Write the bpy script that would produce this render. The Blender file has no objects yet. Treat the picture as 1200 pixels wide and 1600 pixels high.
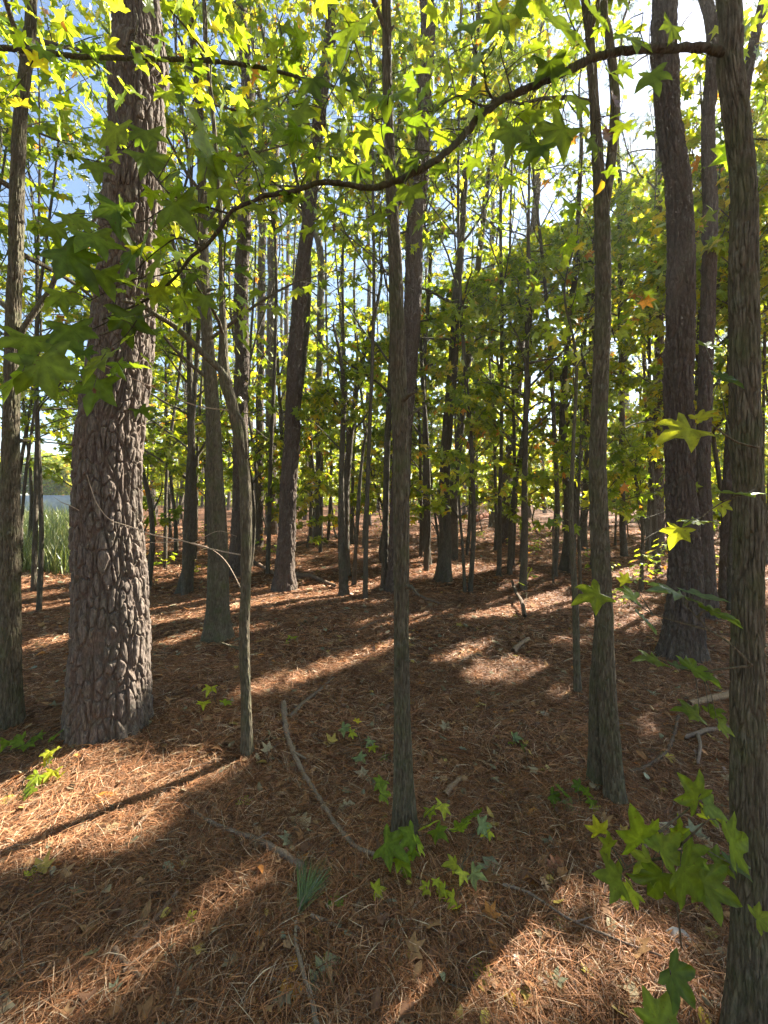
import bpy, math, random
import numpy as np
random.seed(7)
RS = np.random.RandomState(11)
sc = bpy.context.scene
COL = sc.collection

# ---------------------------------------------------------------- camera, sky, sun, exposure
F, EYE, HOR = 650.0, 1.6, 780.0            # focal length in photo pixels, eye height, horizon row
cam = bpy.data.cameras.new("camera")
cam.sensor_fit = 'VERTICAL'; cam.sensor_height = 24.0; cam.lens = 24.0 * F / 1600.0
cam.shift_y = -(800.0 - HOR) / 1600.0
cam.clip_start = 0.05; cam.clip_end = 800
co = bpy.data.objects.new("camera", cam); COL.objects.link(co)
co.location = (0, 0, EYE); co.rotation_euler = (math.radians(90), 0, 0)
sc.camera = co

SUN = np.array([1.15, 1.0, 1.20]); SUN /= np.linalg.norm(SUN)
sun_el = math.asin(SUN[2]); sun_az = math.atan2(SUN[0], SUN[1])
world = bpy.data.worlds.new("World"); sc.world = world; world.use_nodes = True
wn = world.node_tree; wn.nodes.clear()
sky = wn.nodes.new("ShaderNodeTexSky"); sky.sky_type = 'NISHITA'; sky.sun_disc = False
sky.sun_elevation = sun_el; sky.sun_rotation = sun_az
sky.air_density = 1.0; sky.dust_density = 0.4; sky.ozone_density = 1.0
bg = wn.nodes.new("ShaderNodeBackground"); bg.inputs[1].default_value = 0.052
wo = wn.nodes.new("ShaderNodeOutputWorld")
wn.links.new(sky.outputs[0], bg.inputs[0]); wn.links.new(bg.outputs[0], wo.inputs[0])
sl = bpy.data.lights.new("sun", 'SUN'); sl.energy = 5.0; sl.angle = math.radians(0.53)
sl.color = (1.0, 0.92, 0.78)
so = bpy.data.objects.new("sun", sl); COL.objects.link(so)
so.rotation_euler = (math.pi / 2 - sun_el, 0, math.pi - sun_az)
sc.view_settings.view_transform = 'Standard'; sc.view_settings.look = 'None'
sc.view_settings.exposure = 2.6; sc.view_settings.gamma = 1.0
sc.render.engine = 'CYCLES'
sc.cycles.max_bounces = 9; sc.cycles.diffuse_bounces = 7; sc.cycles.glossy_bounces = 2
sc.cycles.transmission_bounces = 5; sc.cycles.transparent_max_bounces = 4
sc.cycles.use_denoising = True
sc.cycles.caustics_reflective = False; sc.cycles.caustics_refractive = False

# ---------------------------------------------------------------- small maths
def V(*a): return np.array(a, float)
def nrm(v):
    v = np.asarray(v, float); return v / (np.linalg.norm(v, axis=-1, keepdims=True) + 1e-9)
def hsh(i, j, k=0):
    i = np.asarray(i).astype(np.int64); j = np.asarray(j).astype(np.int64)
    h = (i * 374761393 + j * 668265263 + k * 974634777) & 0xffffffff
    h = ((h ^ (h >> 13)) * 1274126177) & 0xffffffff
    h = ((h ^ (h >> 16)) * 2246822519) & 0xffffffff
    return ((h ^ (h >> 15)) & 0xffffff) / float(0x1000000)
def vnoise(x, y, k=0, per=None):
    x = np.asarray(x, float); y = np.asarray(y, float)
    xi = np.floor(x); yi = np.floor(y); fx = x - xi; fy = y - yi
    fx = fx * fx * (3 - 2 * fx); fy = fy * fy * (3 - 2 * fy)
    def h(a, b):
        if per: a = np.mod(a, per)
        return hsh(a, b, k)
    return (h(xi, yi) * (1 - fx) + h(xi + 1, yi) * fx) * (1 - fy) + (h(xi, yi + 1) * (1 - fx) + h(xi + 1, yi + 1) * fx) * fy
def worley(u, v, k, per):
    ui = np.floor(u); vi = np.floor(v)
    f1 = np.full(u.shape, 9.0); f2 = np.full(u.shape, 9.0); idv = np.zeros(u.shape)
    for a in (-1, 0, 1):
        for b in (-1, 0, 1):
            cu = ui + a; cv = vi + b; cw = np.mod(cu, per)
            # rows offset like brickwork so plates interlock
            px = cu + 0.05 + 0.9 * hsh(cw, cv, k); py = cv + 0.0 + 1.0 * hsh(cw, cv, k + 1)
            d = np.hypot(px - u, py - v)
            m = d < f1
            f2 = np.where(m, f1, np.minimum(f2, d)); idv = np.where(m, hsh(cw, cv, k + 2), idv)
            f1 = np.where(m, d, f1)
    return f1, f2, idv
def sstep(a, b, x):
    t = np.clip((x - a) / (b - a), 0, 1); return t * t * (3 - 2 * t)

def ground(x, y):
    x = np.asarray(x, float); y = np.asarray(y, float)
    near = 0.022 * np.clip(y - 6, 0, 40)
    far = sstep(-2, -8, x + 0.35 * y) * 0.0
    b = 0.10 * (vnoise(x * 0.55 + 9, y * 0.55 + 4, 3) - 0.5) + 0.05 * (vnoise(x * 1.6, y * 1.6, 5) - 0.5)
    b = b + 0.05 * np.exp(-((x + 1.74) ** 2 + (y - 2.75) ** 2) / 0.35)
    for tx, ty, th_, tr in ((.10, 2.0, .035, .2), (-.86, 2.58, .03, .2), (1.12, 2.14, .045, .3), (1.02, 1.17, .03, .3), (3.04, 4.25, .05, .5)):
        b = b + th_ * np.exp(-((x - tx) ** 2 + (y - ty) ** 2) / tr ** 2)
    return near + b + far
def P(px, py, Y): return V((px - 600) / F * Y, Y, EYE - (py - HOR) / F * Y)
def gpt(px, py, up=0.0):
    """the ground point seen at a pixel, lifted by `up` along the same ray"""
    dx = (px - 600) / F; dz = (HOR - py) / F
    Y = 1.0; lo = 0.3; hi = 60.0
    def f(t): return EYE + dz * t - float(ground(dx * t, t)) - up
    a, t = 0.3, 0.3
    while t < 60:
        if f(t) < 0: break
        a = t; t *= 1.04
    b = t
    for _ in range(30):
        m = (a + b) / 2
        if f(m) > 0: a = m
        else: b = m
    return V(dx * a, a, EYE + dz * a)
def depth_at(px, py): return gpt(px, py)[1]

# ---------------------------------------------------------------- sun patches (pixel ellipses: cx cy rx ry slope-angle)
PATCH = [(150,1255,150,34,-22),(330,1215,70,22,-15),(50,1330,110,36,-28),(210,1310,90,22,-28),
 (390,1400,100,36,-30),(240,1500,150,40,-33),(80,1590,110,36,-30),(450,1345,40,20,-20),
 (860,1500,200,52,-10),(720,1560,160,44,-20),(1000,1490,90,50,20),(960,1590,170,36,0),(930,1385,60,34,10),(820,1410,60,20,-20),
 (440,1070,75,14,-18),(560,1025,85,15,-18),(790,1055,70,22,-8),(730,1020,50,12,-20),(880,1095,40,18,0),(860,1130,20,14,0),
 (985,965,40,30,0),(1000,1300,70,18,5),(890,1005,40,8,0),(700,965,60,8,-10),(900,945,80,9,-8),(820,930,60,9,-10),
 (740,890,70,7,-10),(640,880,60,8,-5),(530,860,70,16,-5),(470,850,60,14,0),(400,880,60,8,-8),(340,960,60,8,-8),
 (270,900,40,8,-10),(60,950,50,8,-8),(70,1010,50,10,-10),(290,1000,50,8,-10),(400,985,50,7,-8),(560,935,60,7,-12),
 (1000,900,50,7,0),(960,870,50,6,0),(1110,1250,60,12,0),(1000,1225,25,8,0),(745,1365,34,40,0),(860,1280,30,14,0),(1010,1120,24,40,0)]
def litmask(x, y):
    """1 where the photograph shows the ground in sun"""
    gz = ground(x, y); yy = np.maximum(y, 0.3)
    px = 600 + F * x / yy; py = HOR + F * (EYE - gz) / yy
    wob = (vnoise(px / 22.0, py / 12.0, 31) - 0.5)
    m = np.zeros(px.shape)
    for cx, cy, rx, ry, an in PATCH:
        c, s = math.cos(math.radians(an)), math.sin(math.radians(an))
        u = ((px - cx) * c + (py - cy) * s) / rx; v = (-(px - cx) * s + (py - cy) * c) / ry
        m = np.maximum(m, (np.sqrt(u * u + v * v) + wob * 0.5 < 1.15) * 1.0)
    fr = (y > 0.8) & (y < 9.5) & (px > -150) & (px < 1350) & (py < 1720)
    nz = vnoise(x * 0.42 + 3, y * 0.42, 41) * 0.6 + vnoise(x * 1.3, y * 1.3, 43) * 0.4
    st = vnoise((x * .66 - y * .75) * 1.5, (x * .75 + y * .66) * .55, 45)
    m = np.maximum(m, (st > .56) * sstep(4.6, 5.6, y))
    return np.where(fr, m, .30 + (nz > 0.52) * 0.36)
T1AX = (-1.72, 2.72)
def keep(Pn):
    """which leaves stay: those that would shade the sunlit patches are mostly missing from the canopy"""
    t = (Pn[:, 2] - 0.1) / SUN[2]
    q = Pn - SUN[None, :] * t[:, None]
    pr = litmask(q[:, 0], q[:, 1]); pr = np.where((q[:, 1] > 9.5) & (Pn[:, 2] > 8), pr * .75, pr)
    # sunlit right side of the big pine
    pr = np.where(on_pine(Pn), 1.0, pr)
    return RS.rand(len(Pn)) >= pr
def on_pine(Pn):
    h = nrm(SUN[:2]); rel = Pn[:, :2] - np.array(T1AX)[None, :]
    al = rel @ h; cr = rel[:, 0] * h[1] - rel[:, 1] * h[0]
    zz = Pn[:, 2] - al / math.hypot(SUN[0], SUN[1]) * SUN[2]
    hit = (al > 0.3) & (cr > -0.16) & (cr < 0.66) & (zz > 0.2) & (zz < 4.6)
    st = vnoise(zz * 2.2, cr * 3, 77) > 0.10
    return hit & st

# ---------------------------------------------------------------- mesh building
def link(o, parent=None):
    COL.objects.link(o)
    if parent is not None: o.parent = parent
    return o
def mesh(name, verts, faces, mat, parent=None, tint=None, smooth=True, origin=None):
    """faces: list of int arrays (n,3) or (n,4)"""
    verts = np.asarray(verts, np.float32)
    if origin is not None: verts = verts - np.asarray(origin, np.float32)[None, :]
    me = bpy.data.meshes.new(name)
    me.vertices.add(len(verts)); me.vertices.foreach_set("co", verts.ravel())
    li = np.concatenate([np.asarray(f).ravel() for f in faces]).astype(np.int32)
    tot = np.concatenate([np.full(len(f), np.asarray(f).shape[1]) for f in faces]).astype(np.int32)
    st = np.concatenate([[0], np.cumsum(tot)[:-1]]).astype(np.int32)
    me.loops.add(len(li)); me.loops.foreach_set("vertex_index", li)
    me.polygons.add(len(tot)); me.polygons.foreach_set("loop_start", st); me.polygons.foreach_set("loop_total", tot)
    if smooth: me.polygons.foreach_set("use_smooth", np.ones(len(tot), bool))
    me.update(calc_edges=True)
    if tint is not None:
        a = me.color_attributes.new("tint", 'FLOAT_COLOR', 'POINT')
        t = np.ones((len(verts), 4), np.float32); t[:, :3] = tint
        a.data.foreach_set("color", t.ravel())
    me.materials.append(mat)
    o = bpy.data.objects.new(name, me)
    link(o, parent)
    if parent is None and origin is not None: o.location = tuple(float(c) for c in origin)
    return o
def tag(o, label, cat, group=None, kind=None):
    if label: o["label"] = label
    if cat: o["category"] = cat
    if group: o["group"] = group
    if kind: o["kind"] = kind
    return o
def empty(name, loc):
    o = bpy.data.objects.new(name, None); COL.objects.link(o)
    o.location = tuple(float(c) for c in loc); o.empty_display_size = 0.2
    return o
def catmull(pts, step, extra=None):
    pts = np.asarray(pts, float)
    p = np.vstack([2 * pts[0] - pts[1], pts, 2 * pts[-1] - pts[-2]])
    out = []
    for i in range(1, len(p) - 2):
        L = np.linalg.norm(p[i + 1][:3] - p[i][:3]); n = max(1, int(round(L / step)))
        t = np.arange(n)[:, None] / n
        a, b, c, d = p[i - 1], p[i], p[i + 1], p[i + 2]
        out.append(0.5 * ((2 * b) + (-a + c) * t + (2 * a - 5 * b + 4 * c - d) * t ** 2 + (-a + 3 * b - 3 * c + d) * t ** 3))
    out.append(p[-2][None, :])
    return np.vstack(out)
def frames(c):
    tg = nrm(np.gradient(c, axis=0))
    n = np.zeros_like(c)
    up = V(1, 0, 0) if abs(tg[0][0]) < 0.8 else V(0, 1, 0)
    v = nrm(up - tg[0] * np.dot(up, tg[0])); n[0] = v
    for i in range(1, len(c)):
        v = v - tg[i] * np.dot(v, tg[i]); v = v / (np.linalg.norm(v) + 1e-9); n[i] = v
    return tg, n, np.cross(tg, n)
class Tubes:
    def __init__(s): s.v = []; s.f = []; s.n = 0; s.t = []
    def add(s, c, r, seg=5, disp=None, tint=None):
        c = np.asarray(c, float); r = np.broadcast_to(np.asarray(r, float), (len(c),))
        tg, a, b = frames(c); th = np.arange(seg) / seg * 2 * math.pi
        R = r[:, None] * np.ones(seg)[None, :]
        if disp is not None: R = R + disp
        v = c[:, None, :] + R[..., None] * (np.cos(th)[None, :, None] * a[:, None, :] + np.sin(th)[None, :, None] * b[:, None, :])
        m = len(c); i = np.arange(m - 1)[:, None] * seg; j = np.arange(seg)[None, :]; k = (j + 1) % seg
        q = np.stack([i + j, i + k, i + seg + k, i + seg + j], -1).reshape(-1, 4) + s.n
        s.v.append(v.reshape(-1, 3)); s.f.append(q)
        s.v.append(c[-1:] + tg[-1:] * r[-1] * 0.6)
        tip = s.n + m * seg; e = s.n + (m - 1) * seg
        s.f.append(np.array([[e + x, e + (x + 1) % seg, tip, tip] for x in range(seg)]))
        if tint is None: tint = np.ones((m * seg, 3))
        else: tint = np.broadcast_to(np.asarray(tint, float), (m * seg, 3)) if np.ndim(tint) == 1 else np.asarray(tint).reshape(-1, 3)
        s.t.append(tint); s.t.append(tint[-1:])
        s.n += m * seg + 1
        return s
    def build(s, name, mat, parent=None, origin=None):
        f = np.vstack(s.f)
        tri = f[:, 2] == f[:, 3]
        return mesh(name, np.vstack(s.v), [x for x in (f[~tri], f[tri][:, :3]) if len(x)], mat, parent, np.vstack(s.t), True, origin)

# leaf templates: x = along the midrib, y = across, z = normal; petiole joint at the origin
def star_template(hi, jit=0):
    lob = [(0, 1.0), (54, 0.92), (-54, 0.92), (108, 0.66), (-108, 0.66)]
    if jit: lob = [(a + random.gauss(0, 5), r * random.uniform(.82, 1.12)) for a, r in lob]
    lob = sorted(lob)
    rim = []
    for i, (a, r) in enumerate(lob):
        if hi:
            rim += [(a - 19, r * 0.62), (a - 9.5, r * 0.80), (a, r), (a + 9.5, r * 0.80), (a + 19, r * 0.62)]
        else: rim += [(a - 12, r * 0.62), (a, r), (a + 12, r * 0.62)] if hi is None else [(a, r)]
        nx = lob[i + 1][0] if i < 4 else 360 + lob[0][0]
        if i < 4: rim.append(((a + nx) / 2, 0.49))
        else: rim.append((180, 0.10))
    pts = [(0, 0, 0)]
    for a, r in rim:
        x, y = r * math.cos(math.radians(a)), r * math.sin(math.radians(a))
        pts.append((x + 0.12, y, 0.10 * abs(y) - 0.16 * r * r - (0.06 if r > .8 else 0) + (.05 if .52 < r < .85 and hi and a != 180 else 0) - (.03 if r < .5 else 0)))
    n = len(rim)
    f = [(0, 1 + i, 1 + (i + 1) % n) for i in range(n)]
    p = np.array(pts); p[0, 0] = 0.12
    return p, np.array(f)
STAR_HI = star_template(True); STARS = [STAR_HI] + [star_template(True, 1) for _ in range(7)]; STAR = star_template(False)
def oval_template():
    xs = [0, .25, .55, .85, 1.0]; ws = [0, .22, .27, .14, 0]
    p = []; f = []
    for x, w in zip(xs, ws): p += [(x, -w, .10 * w * 4 - .12 * x * x), (x, 0, -.12 * x * x), (x, w, .10 * w * 4 - .12 * x * x)]
    for i in range(4):
        a = 3 * i
        f += [(a, a + 3, a + 4), (a, a + 4, a + 1), (a + 1, a + 4, a + 5), (a + 1, a + 5, a + 2)]
    return np.array(p), np.array(f)
OVAL = oval_template()
RHOMB = (np.array([(0, 0, 0), (.5, -.42, .06), (1, 0, -.08), (.5, .42, .06), (.25, .12, .02)]), np.array([(0, 1, 2), (0, 2, 3)]))
def lobed_template():   # shallow-lobed oak-like dead leaf
    rim = []
    for s in (1, -1):
        pr = [(0, .02), (.15, .10), (.25, .30), (.35, .14), (.5, .42), (.62, .18), (.78, .30), (.9, .12)]
        if s < 0: pr = [(1.0, 0)] + pr[::-1]
        rim += [(x, s * w) for x, w in pr]
    p = [(.5, 0, 0)] + [(x, y, .35 * y * y + .12 * (x - .5) ** 2) for x, y in rim]
    n = len(rim)
    return np.array(p), np.array([(0, 1 + i, 1 + (i + 1) % n) for i in range(n)])
LOBED = lobed_template()
class Leaves:
    def __init__(s): s.v = []; s.f = []; s.t = []; s.n = 0
    def add(s, tmpl, pos, axis, normal, size, tint, curl=None):
        pos = np.atleast_2d(pos); N = len(pos)
        if N == 0: return s
        ax = nrm(np.broadcast_to(axis, (N, 3))); nm = np.broadcast_to(normal, (N, 3))
        nm = nrm(nm - ax * np.sum(ax * nm, 1, keepdims=True) + 1e-6)
        by = np.cross(nm, ax); sz = np.broadcast_to(np.asarray(size, float), (N,))
        tv, tf = tmpl
        loc = np.repeat(tv[None], N, 0)
        if curl is not None: loc[:, :, 2] = loc[:, :, 2] * np.broadcast_to(curl, (N,))[:, None]
        loc = loc * sz[:, None, None]
        w = pos[:, None, :] + loc[..., 0:1] * ax[:, None] + loc[..., 1:2] * by[:, None] + loc[..., 2:3] * nm[:, None]
        k = len(tv)
        vein = np.ones(k)
        if k == len(STAR_HI[0]) and tmpl is not STAR: vein[[0] + [3 + 6 * i for i in range(5)]] = 1.45
        s.v.append(w.reshape(-1, 3)); s.f.append((tf[None] + (np.arange(N) * k)[:, None, None] + s.n).reshape(-1, 3))
        s.t.append(np.repeat(np.broadcast_to(tint, (N, 3)), k, 0) * np.tile(vein, N)[:, None]); s.n += N * k
        return s
    def build(s, name, mat, parent=None, origin=None, smooth=True):
        return mesh(name, np.vstack(s.v), [np.vstack(s.f)], mat, parent, np.vstack(s.t), smooth, origin)

# ---------------------------------------------------------------- materials
def newmat(name):
    m = bpy.data.materials.new(name); m.use_nodes = True
    nt = m.node_tree; nt.nodes.clear()
    return m, nt, nt.nodes.new("ShaderNodeOutputMaterial")
def N(nt, t, **kw):
    n = nt.nodes.new(t)
    for k, v in kw.items():
        if k.startswith("i_"): n.inputs[k[2:].replace("_", " ")].default_value = v
        else: setattr(n, k, v)
    return n
def ramp(nt, fac, stops):
    r = nt.nodes.new("ShaderNodeValToRGB"); cr = r.color_ramp
    cr.elements[0].position = stops[0][0]; cr.elements[0].color = (*stops[0][1], 1)
    cr.elements[1].position = stops[-1][0]; cr.elements[1].color = (*stops[-1][1], 1)
    for p, c in stops[1:-1]:
        e = cr.elements.new(p); e.color = (*c, 1)
    nt.links.new(fac, r.inputs[0]); return r.outputs[0]
def mixc(nt, a, b, fac, mode='MIX'):
    m = nt.nodes.new("ShaderNodeMix"); m.data_type = 'RGBA'; m.blend_type = mode
    for s, v in ((m.inputs[0], fac), (m.inputs[6], a), (m.inputs[7], b)):
        if hasattr(v, "links"): nt.links.new(v, s)
        elif isinstance(v, (int, float)): s.default_value = v
        else: s.default_value = (*v, 1)
    return m.outputs[2]

def leaf_mat(name, trans=0.55, tmul=(2.35, 2.1, 0.8), gloss=0.01, rough=0.4, fres=0.12):
    m, nt, out = newmat(name); L = nt.links
    at = N(nt, "ShaderNodeAttribute", attribute_name="tint")
    tc = N(nt, "ShaderNodeTexCoord")
    nz = N(nt, "ShaderNodeTexNoise", i_Scale=55.0, i_Detail=3.0); L.new(tc.outputs["Object"], nz.inputs["Vector"])
    v = ramp(nt, nz.outputs[0], [(0.3, (0.72, 0.72, 0.72)), (0.7, (1.22, 1.22, 1.15))])
    base = mixc(nt, at.outputs["Color"], v, 1.0, 'MULTIPLY')
    sp = N(nt, "ShaderNodeTexNoise", i_Scale=150.0, i_Detail=2.0); L.new(tc.outputs["Object"], sp.inputs["Vector"])
    base = mixc(nt, base, (.10, .05, .02), ramp(nt, sp.outputs[0], [(0.66, (0, 0, 0)), (0.72, (.7, .7, .7))]))
    tr = mixc(nt, base, tmul, 1.0, 'MULTIPLY')
    d = N(nt, "ShaderNodeBsdfDiffuse"); t = N(nt, "ShaderNodeBsdfTranslucent"); g = N(nt, "ShaderNodeBsdfGlossy", i_Roughness=rough)
    g.inputs["Color"].default_value = (0.9, 0.95, 1, 1)
    L.new(base, d.inputs["Color"]); L.new(tr, t.inputs["Color"])
    m1 = N(nt, "ShaderNodeMixShader"); m1.inputs[0].default_value = trans
    L.new(d.outputs[0], m1.inputs[1]); L.new(t.outputs[0], m1.inputs[2])
    fr = N(nt, "ShaderNodeLayerWeight"); fr.inputs[0].default_value = 0.25
    mt = N(nt, "ShaderNodeMath", operation='MULTIPLY_ADD'); mt.inputs[1].default_value = fres; mt.inputs[2].default_value = gloss
    L.new(fr.outputs["Fresnel"], mt.inputs[0])
    m2 = N(nt, "ShaderNodeMixShader"); L.new(mt.outputs[0], m2.inputs[0]); L.new(m1.outputs[0], m2.inputs[1]); L.new(g.outputs[0], m2.inputs[2])
    L.new(m2.outputs[0], out.inputs[0]); return m
def bark_mat(name, ca, cb, moss, mossamt, vs=(26, 26, 5), bump=0.6, dist=0.012):
    m, nt, out = newmat(name); L = nt.links
    tc = N(nt, "ShaderNodeTexCoord")
    mp = N(nt, "ShaderNodeMapping"); mp.inputs["Scale"].default_value = vs; L.new(tc.outputs["Object"], mp.inputs[0])
    w = N(nt, "ShaderNodeTexNoise", i_Scale=0.7, i_Detail=2.0); L.new(mp.outputs[0], w.inputs["Vector"])
    ad = N(nt, "ShaderNodeVectorMath", operation='ADD'); L.new(mp.outputs[0], ad.inputs[0]); L.new(w.outputs["Color"], ad.inputs[1])
    vo = N(nt, "ShaderNodeTexVoronoi", feature='DISTANCE_TO_EDGE', i_Scale=1.0); L.new(ad.outputs[0], vo.inputs["Vector"])
    n1 = N(nt, "ShaderNodeTexNoise", i_Scale=9.0, i_Detail=6.0, i_Roughness=0.65); L.new(tc.outputs["Object"], n1.inputs["Vector"])
    mp2 = N(nt, "ShaderNodeMapping"); mp2.inputs["Scale"].default_value = (120, 120, 22); L.new(tc.outputs["Object"], mp2.inputs[0])
    n2 = N(nt, "ShaderNodeTexNoise", i_Scale=1.0, i_Detail=4.0, i_Roughness=0.7); L.new(mp2.outputs[0], n2.inputs["Vector"])
    c = ramp(nt, n2.outputs[0], [(0.3, ca), (0.55, tuple((a + b) / 2 for a, b in zip(ca, cb))), (0.75, cb)])
    at = N(nt, "ShaderNodeAttribute", attribute_name="tint")
    c = mixc(nt, c, at.outputs["Color"], 1.0, 'MULTIPLY')
    mf = ramp(nt, n1.outputs[0], [(0.46, (0, 0, 0)), (0.72, (mossamt,) * 3)])
    c = mixc(nt, c, moss, mf)
    lich = N(nt, "ShaderNodeTexNoise", i_Scale=17.0, i_Detail=5.0, i_Roughness=0.7); L.new(tc.outputs["Object"], lich.inputs["Vector"])
    lf = ramp(nt, lich.outputs[0], [(0.60, (0, 0, 0)), (0.75, (0.55,) * 3)])
    c = mixc(nt, c, (0.19, 0.19, 0.155), lf)
    p = N(nt, "ShaderNodeBsdfPrincipled", i_Roughness=0.88); p.inputs["Specular IOR Level"].default_value = 0.25
    L.new(c, p.inputs["Base Color"])
    e = ramp(nt, vo.outputs[0], [(0.0, (0, 0, 0)), (0.22, (1, 1, 1))])
    hh = mixc(nt, e, n2.outputs[0], 0.45)
    b = N(nt, "ShaderNodeBump", i_Strength=bump, i_Distance=dist); L.new(hh, b.inputs["Height"]); L.new(b.outputs[0], p.inputs["Normal"])
    L.new(p.outputs[0], out.inputs[0]); return m
M_pine = bark_mat("pine bark", (0.042, 0.031, 0.026), (0.26, 0.21, 0.175), (0.07, 0.08, 0.04), 0.25, (22, 22, 8), 0.8, 0.012)
M_pinefar = bark_mat("pine bark far", (0.06, 0.044, 0.035), (0.19, 0.15, 0.125), (0.08, 0.09, 0.045), 0.25, (16, 16, 4.5), 1.0, 0.03)
M_gum = bark_mat("hardwood bark", (0.045, 0.037, 0.024), (0.20, 0.17, 0.12), (0.075, 0.095, 0.03), 0.6, (55, 55, 9), 1.0, 0.008)
M_gumfar = bark_mat("hardwood bark far", (0.05, 0.042, 0.03), (0.17, 0.145, 0.11), (0.07, 0.085, 0.035), 0.5, (30, 30, 6), 1.0, 0.02)
M_leaf = leaf_mat("sweetgum leaf")
M_needle = leaf_mat("green needle", 0.25, (1.2, 1.3, 0.8), 0.05)
M_grass = leaf_mat("grass blade", 0.4, (1.3, 1.3, 0.8), 0.05)
M_dead = leaf_mat("dead leaf", 0.22, (1.3, 1.0, 0.7), 0.0, 0.6, 0.05)
M_straw = leaf_mat("pine straw", 0.12, (1.2, 1.0, 0.8), 0.0, 0.6, 0.03)
M_stick = bark_mat("dead wood", (0.12, 0.085, 0.06), (0.34, 0.265, 0.205), (0.12, 0.13, 0.07), 0.3, (60, 60, 60), 0.6, 0.004)

def ground_mat():
    m, nt, out = newmat("forest floor"); L = nt.links
    tc = N(nt, "ShaderNodeTexCoord"); acc = None
    for ang, k in ((0.3, 0), (1.25, 7.3), (2.2, 3.1), (2.9, 5.7)):
        r = N(nt, "ShaderNodeMapping"); r.inputs["Rotation"].default_value = (0, 0, ang); r.inputs["Location"].default_value = (k, k, 0); L.new(tc.outputs["Object"], r.inputs[0])
        s = N(nt, "ShaderNodeMapping"); s.inputs["Scale"].default_value = (6, 110, 1); L.new(r.outputs[0], s.inputs[0])
        n = N(nt, "ShaderNodeTexNoise", i_Scale=1.0, i_Detail=3.0, i_Roughness=0.6); L.new(s.outputs[0], n.inputs["Vector"])
        if acc is None: acc = n.outputs[0]
        else:
            mx = N(nt, "ShaderNodeMath", operation='MAXIMUM'); L.new(acc, mx.inputs[0]); L.new(n.outputs[0], mx.inputs[1]); acc = mx.outputs[0]
    c = ramp(nt, acc, [(0.5, (0.055, 0.028, 0.016)), (0.6, (0.17, 0.085, 0.048)), (0.7, (0.32, 0.175, 0.105)), (0.8, (0.45, 0.29, 0.19))])
    big = N(nt, "ShaderNodeTexNoise", i_Scale=0.9, i_Detail=6.0, i_Roughness=0.6); L.new(tc.outputs["Object"], big.inputs["Vector"])
    pf = ramp(nt, big.outputs[0], [(0.35, (0.72, 0.66, 0.62)), (0.65, (1.15, 1.05, 1.0))])
    c = mixc(nt, c, pf, 1.0, 'MULTIPLY')
    spk = N(nt, "ShaderNodeTexVoronoi", i_Scale=22.0); L.new(tc.outputs["Object"], spk.inputs["Vector"])
    sf = ramp(nt, spk.outputs["Distance"], [(0.16, (0.5, 0.5, 0.5)), (0.24, (0, 0, 0))])
    sc_ = ramp(nt, spk.outputs["Color"], [(0.2, (0.12, 0.06, 0.03)), (0.5, (0.30, 0.19, 0.11)), (0.8, (0.36, 0.30, 0.16))])
    c = mixc(nt, c, sc_, sf)
    at = N(nt, "ShaderNodeAttribute", attribute_name="tint")     # meadow soil on the open left side
    c = mixc(nt, c, (0.12, 0.14, 0.04), at.outputs["Fac"])
    p = N(nt, "ShaderNodeBsdfPrincipled", i_Roughness=0.9); p.inputs["Specular IOR Level"].default_value = 0.15
    L.new(c, p.inputs["Base Color"])
    b = N(nt, "ShaderNodeBump", i_Strength=0.9, i_Distance=0.02); L.new(acc, b.inputs["Height"]); L.new(b.outputs[0], p.inputs["Normal"])
    L.new(p.outputs[0], out.inputs[0]); return m

# ---------------------------------------------------------------- ground
def axis(dense0, dense1, step, far0, far1):
    a = list(np.arange(dense0, dense1 + 1e-6, step))
    s = step; x = dense1
    while x < far1: s *= 1.07; x += s; a.append(x)
    s = step; x = dense0; pre = []
    while x > far0: s *= 1.07; x -= s; pre.append(x)
    return np.array(pre[::-1] + a)
gx = axis(-3.5, 3.5, 0.035, -220, 220); gy = axis(0.7, 5.5, 0.035, -60, 320)
XX, YY = np.meshgrid(gx, gy); ZZ = ground(XX, YY) + (vnoise(XX * 9, YY * 9, 61) - .5) * 0.02 + (vnoise(XX * 24, YY * 24, 62) - .5) * 0.012
def meadow(x, y): return sstep(-0.60, -0.70, x / np.maximum(y, 1) + 0.02 * (vnoise(x, y, 9) - .5)) * sstep(7.8, 8.8, y + 1.2 * (vnoise(x, y, 10) - .5))
nx, ny = len(gx), len(gy)
ii = (np.arange(ny - 1)[:, None] * nx + np.arange(nx - 1)[None, :]).ravel()
md = meadow(XX, YY).ravel()
g = mesh("ground", np.stack([XX.ravel(), YY.ravel(), ZZ.ravel()], 1), [np.stack([ii, ii + 1, ii + nx + 1, ii + nx], 1)], ground_mat(), None, np.repeat(md[:, None], 3, 1))
g["kind"] = "structure"

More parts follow.
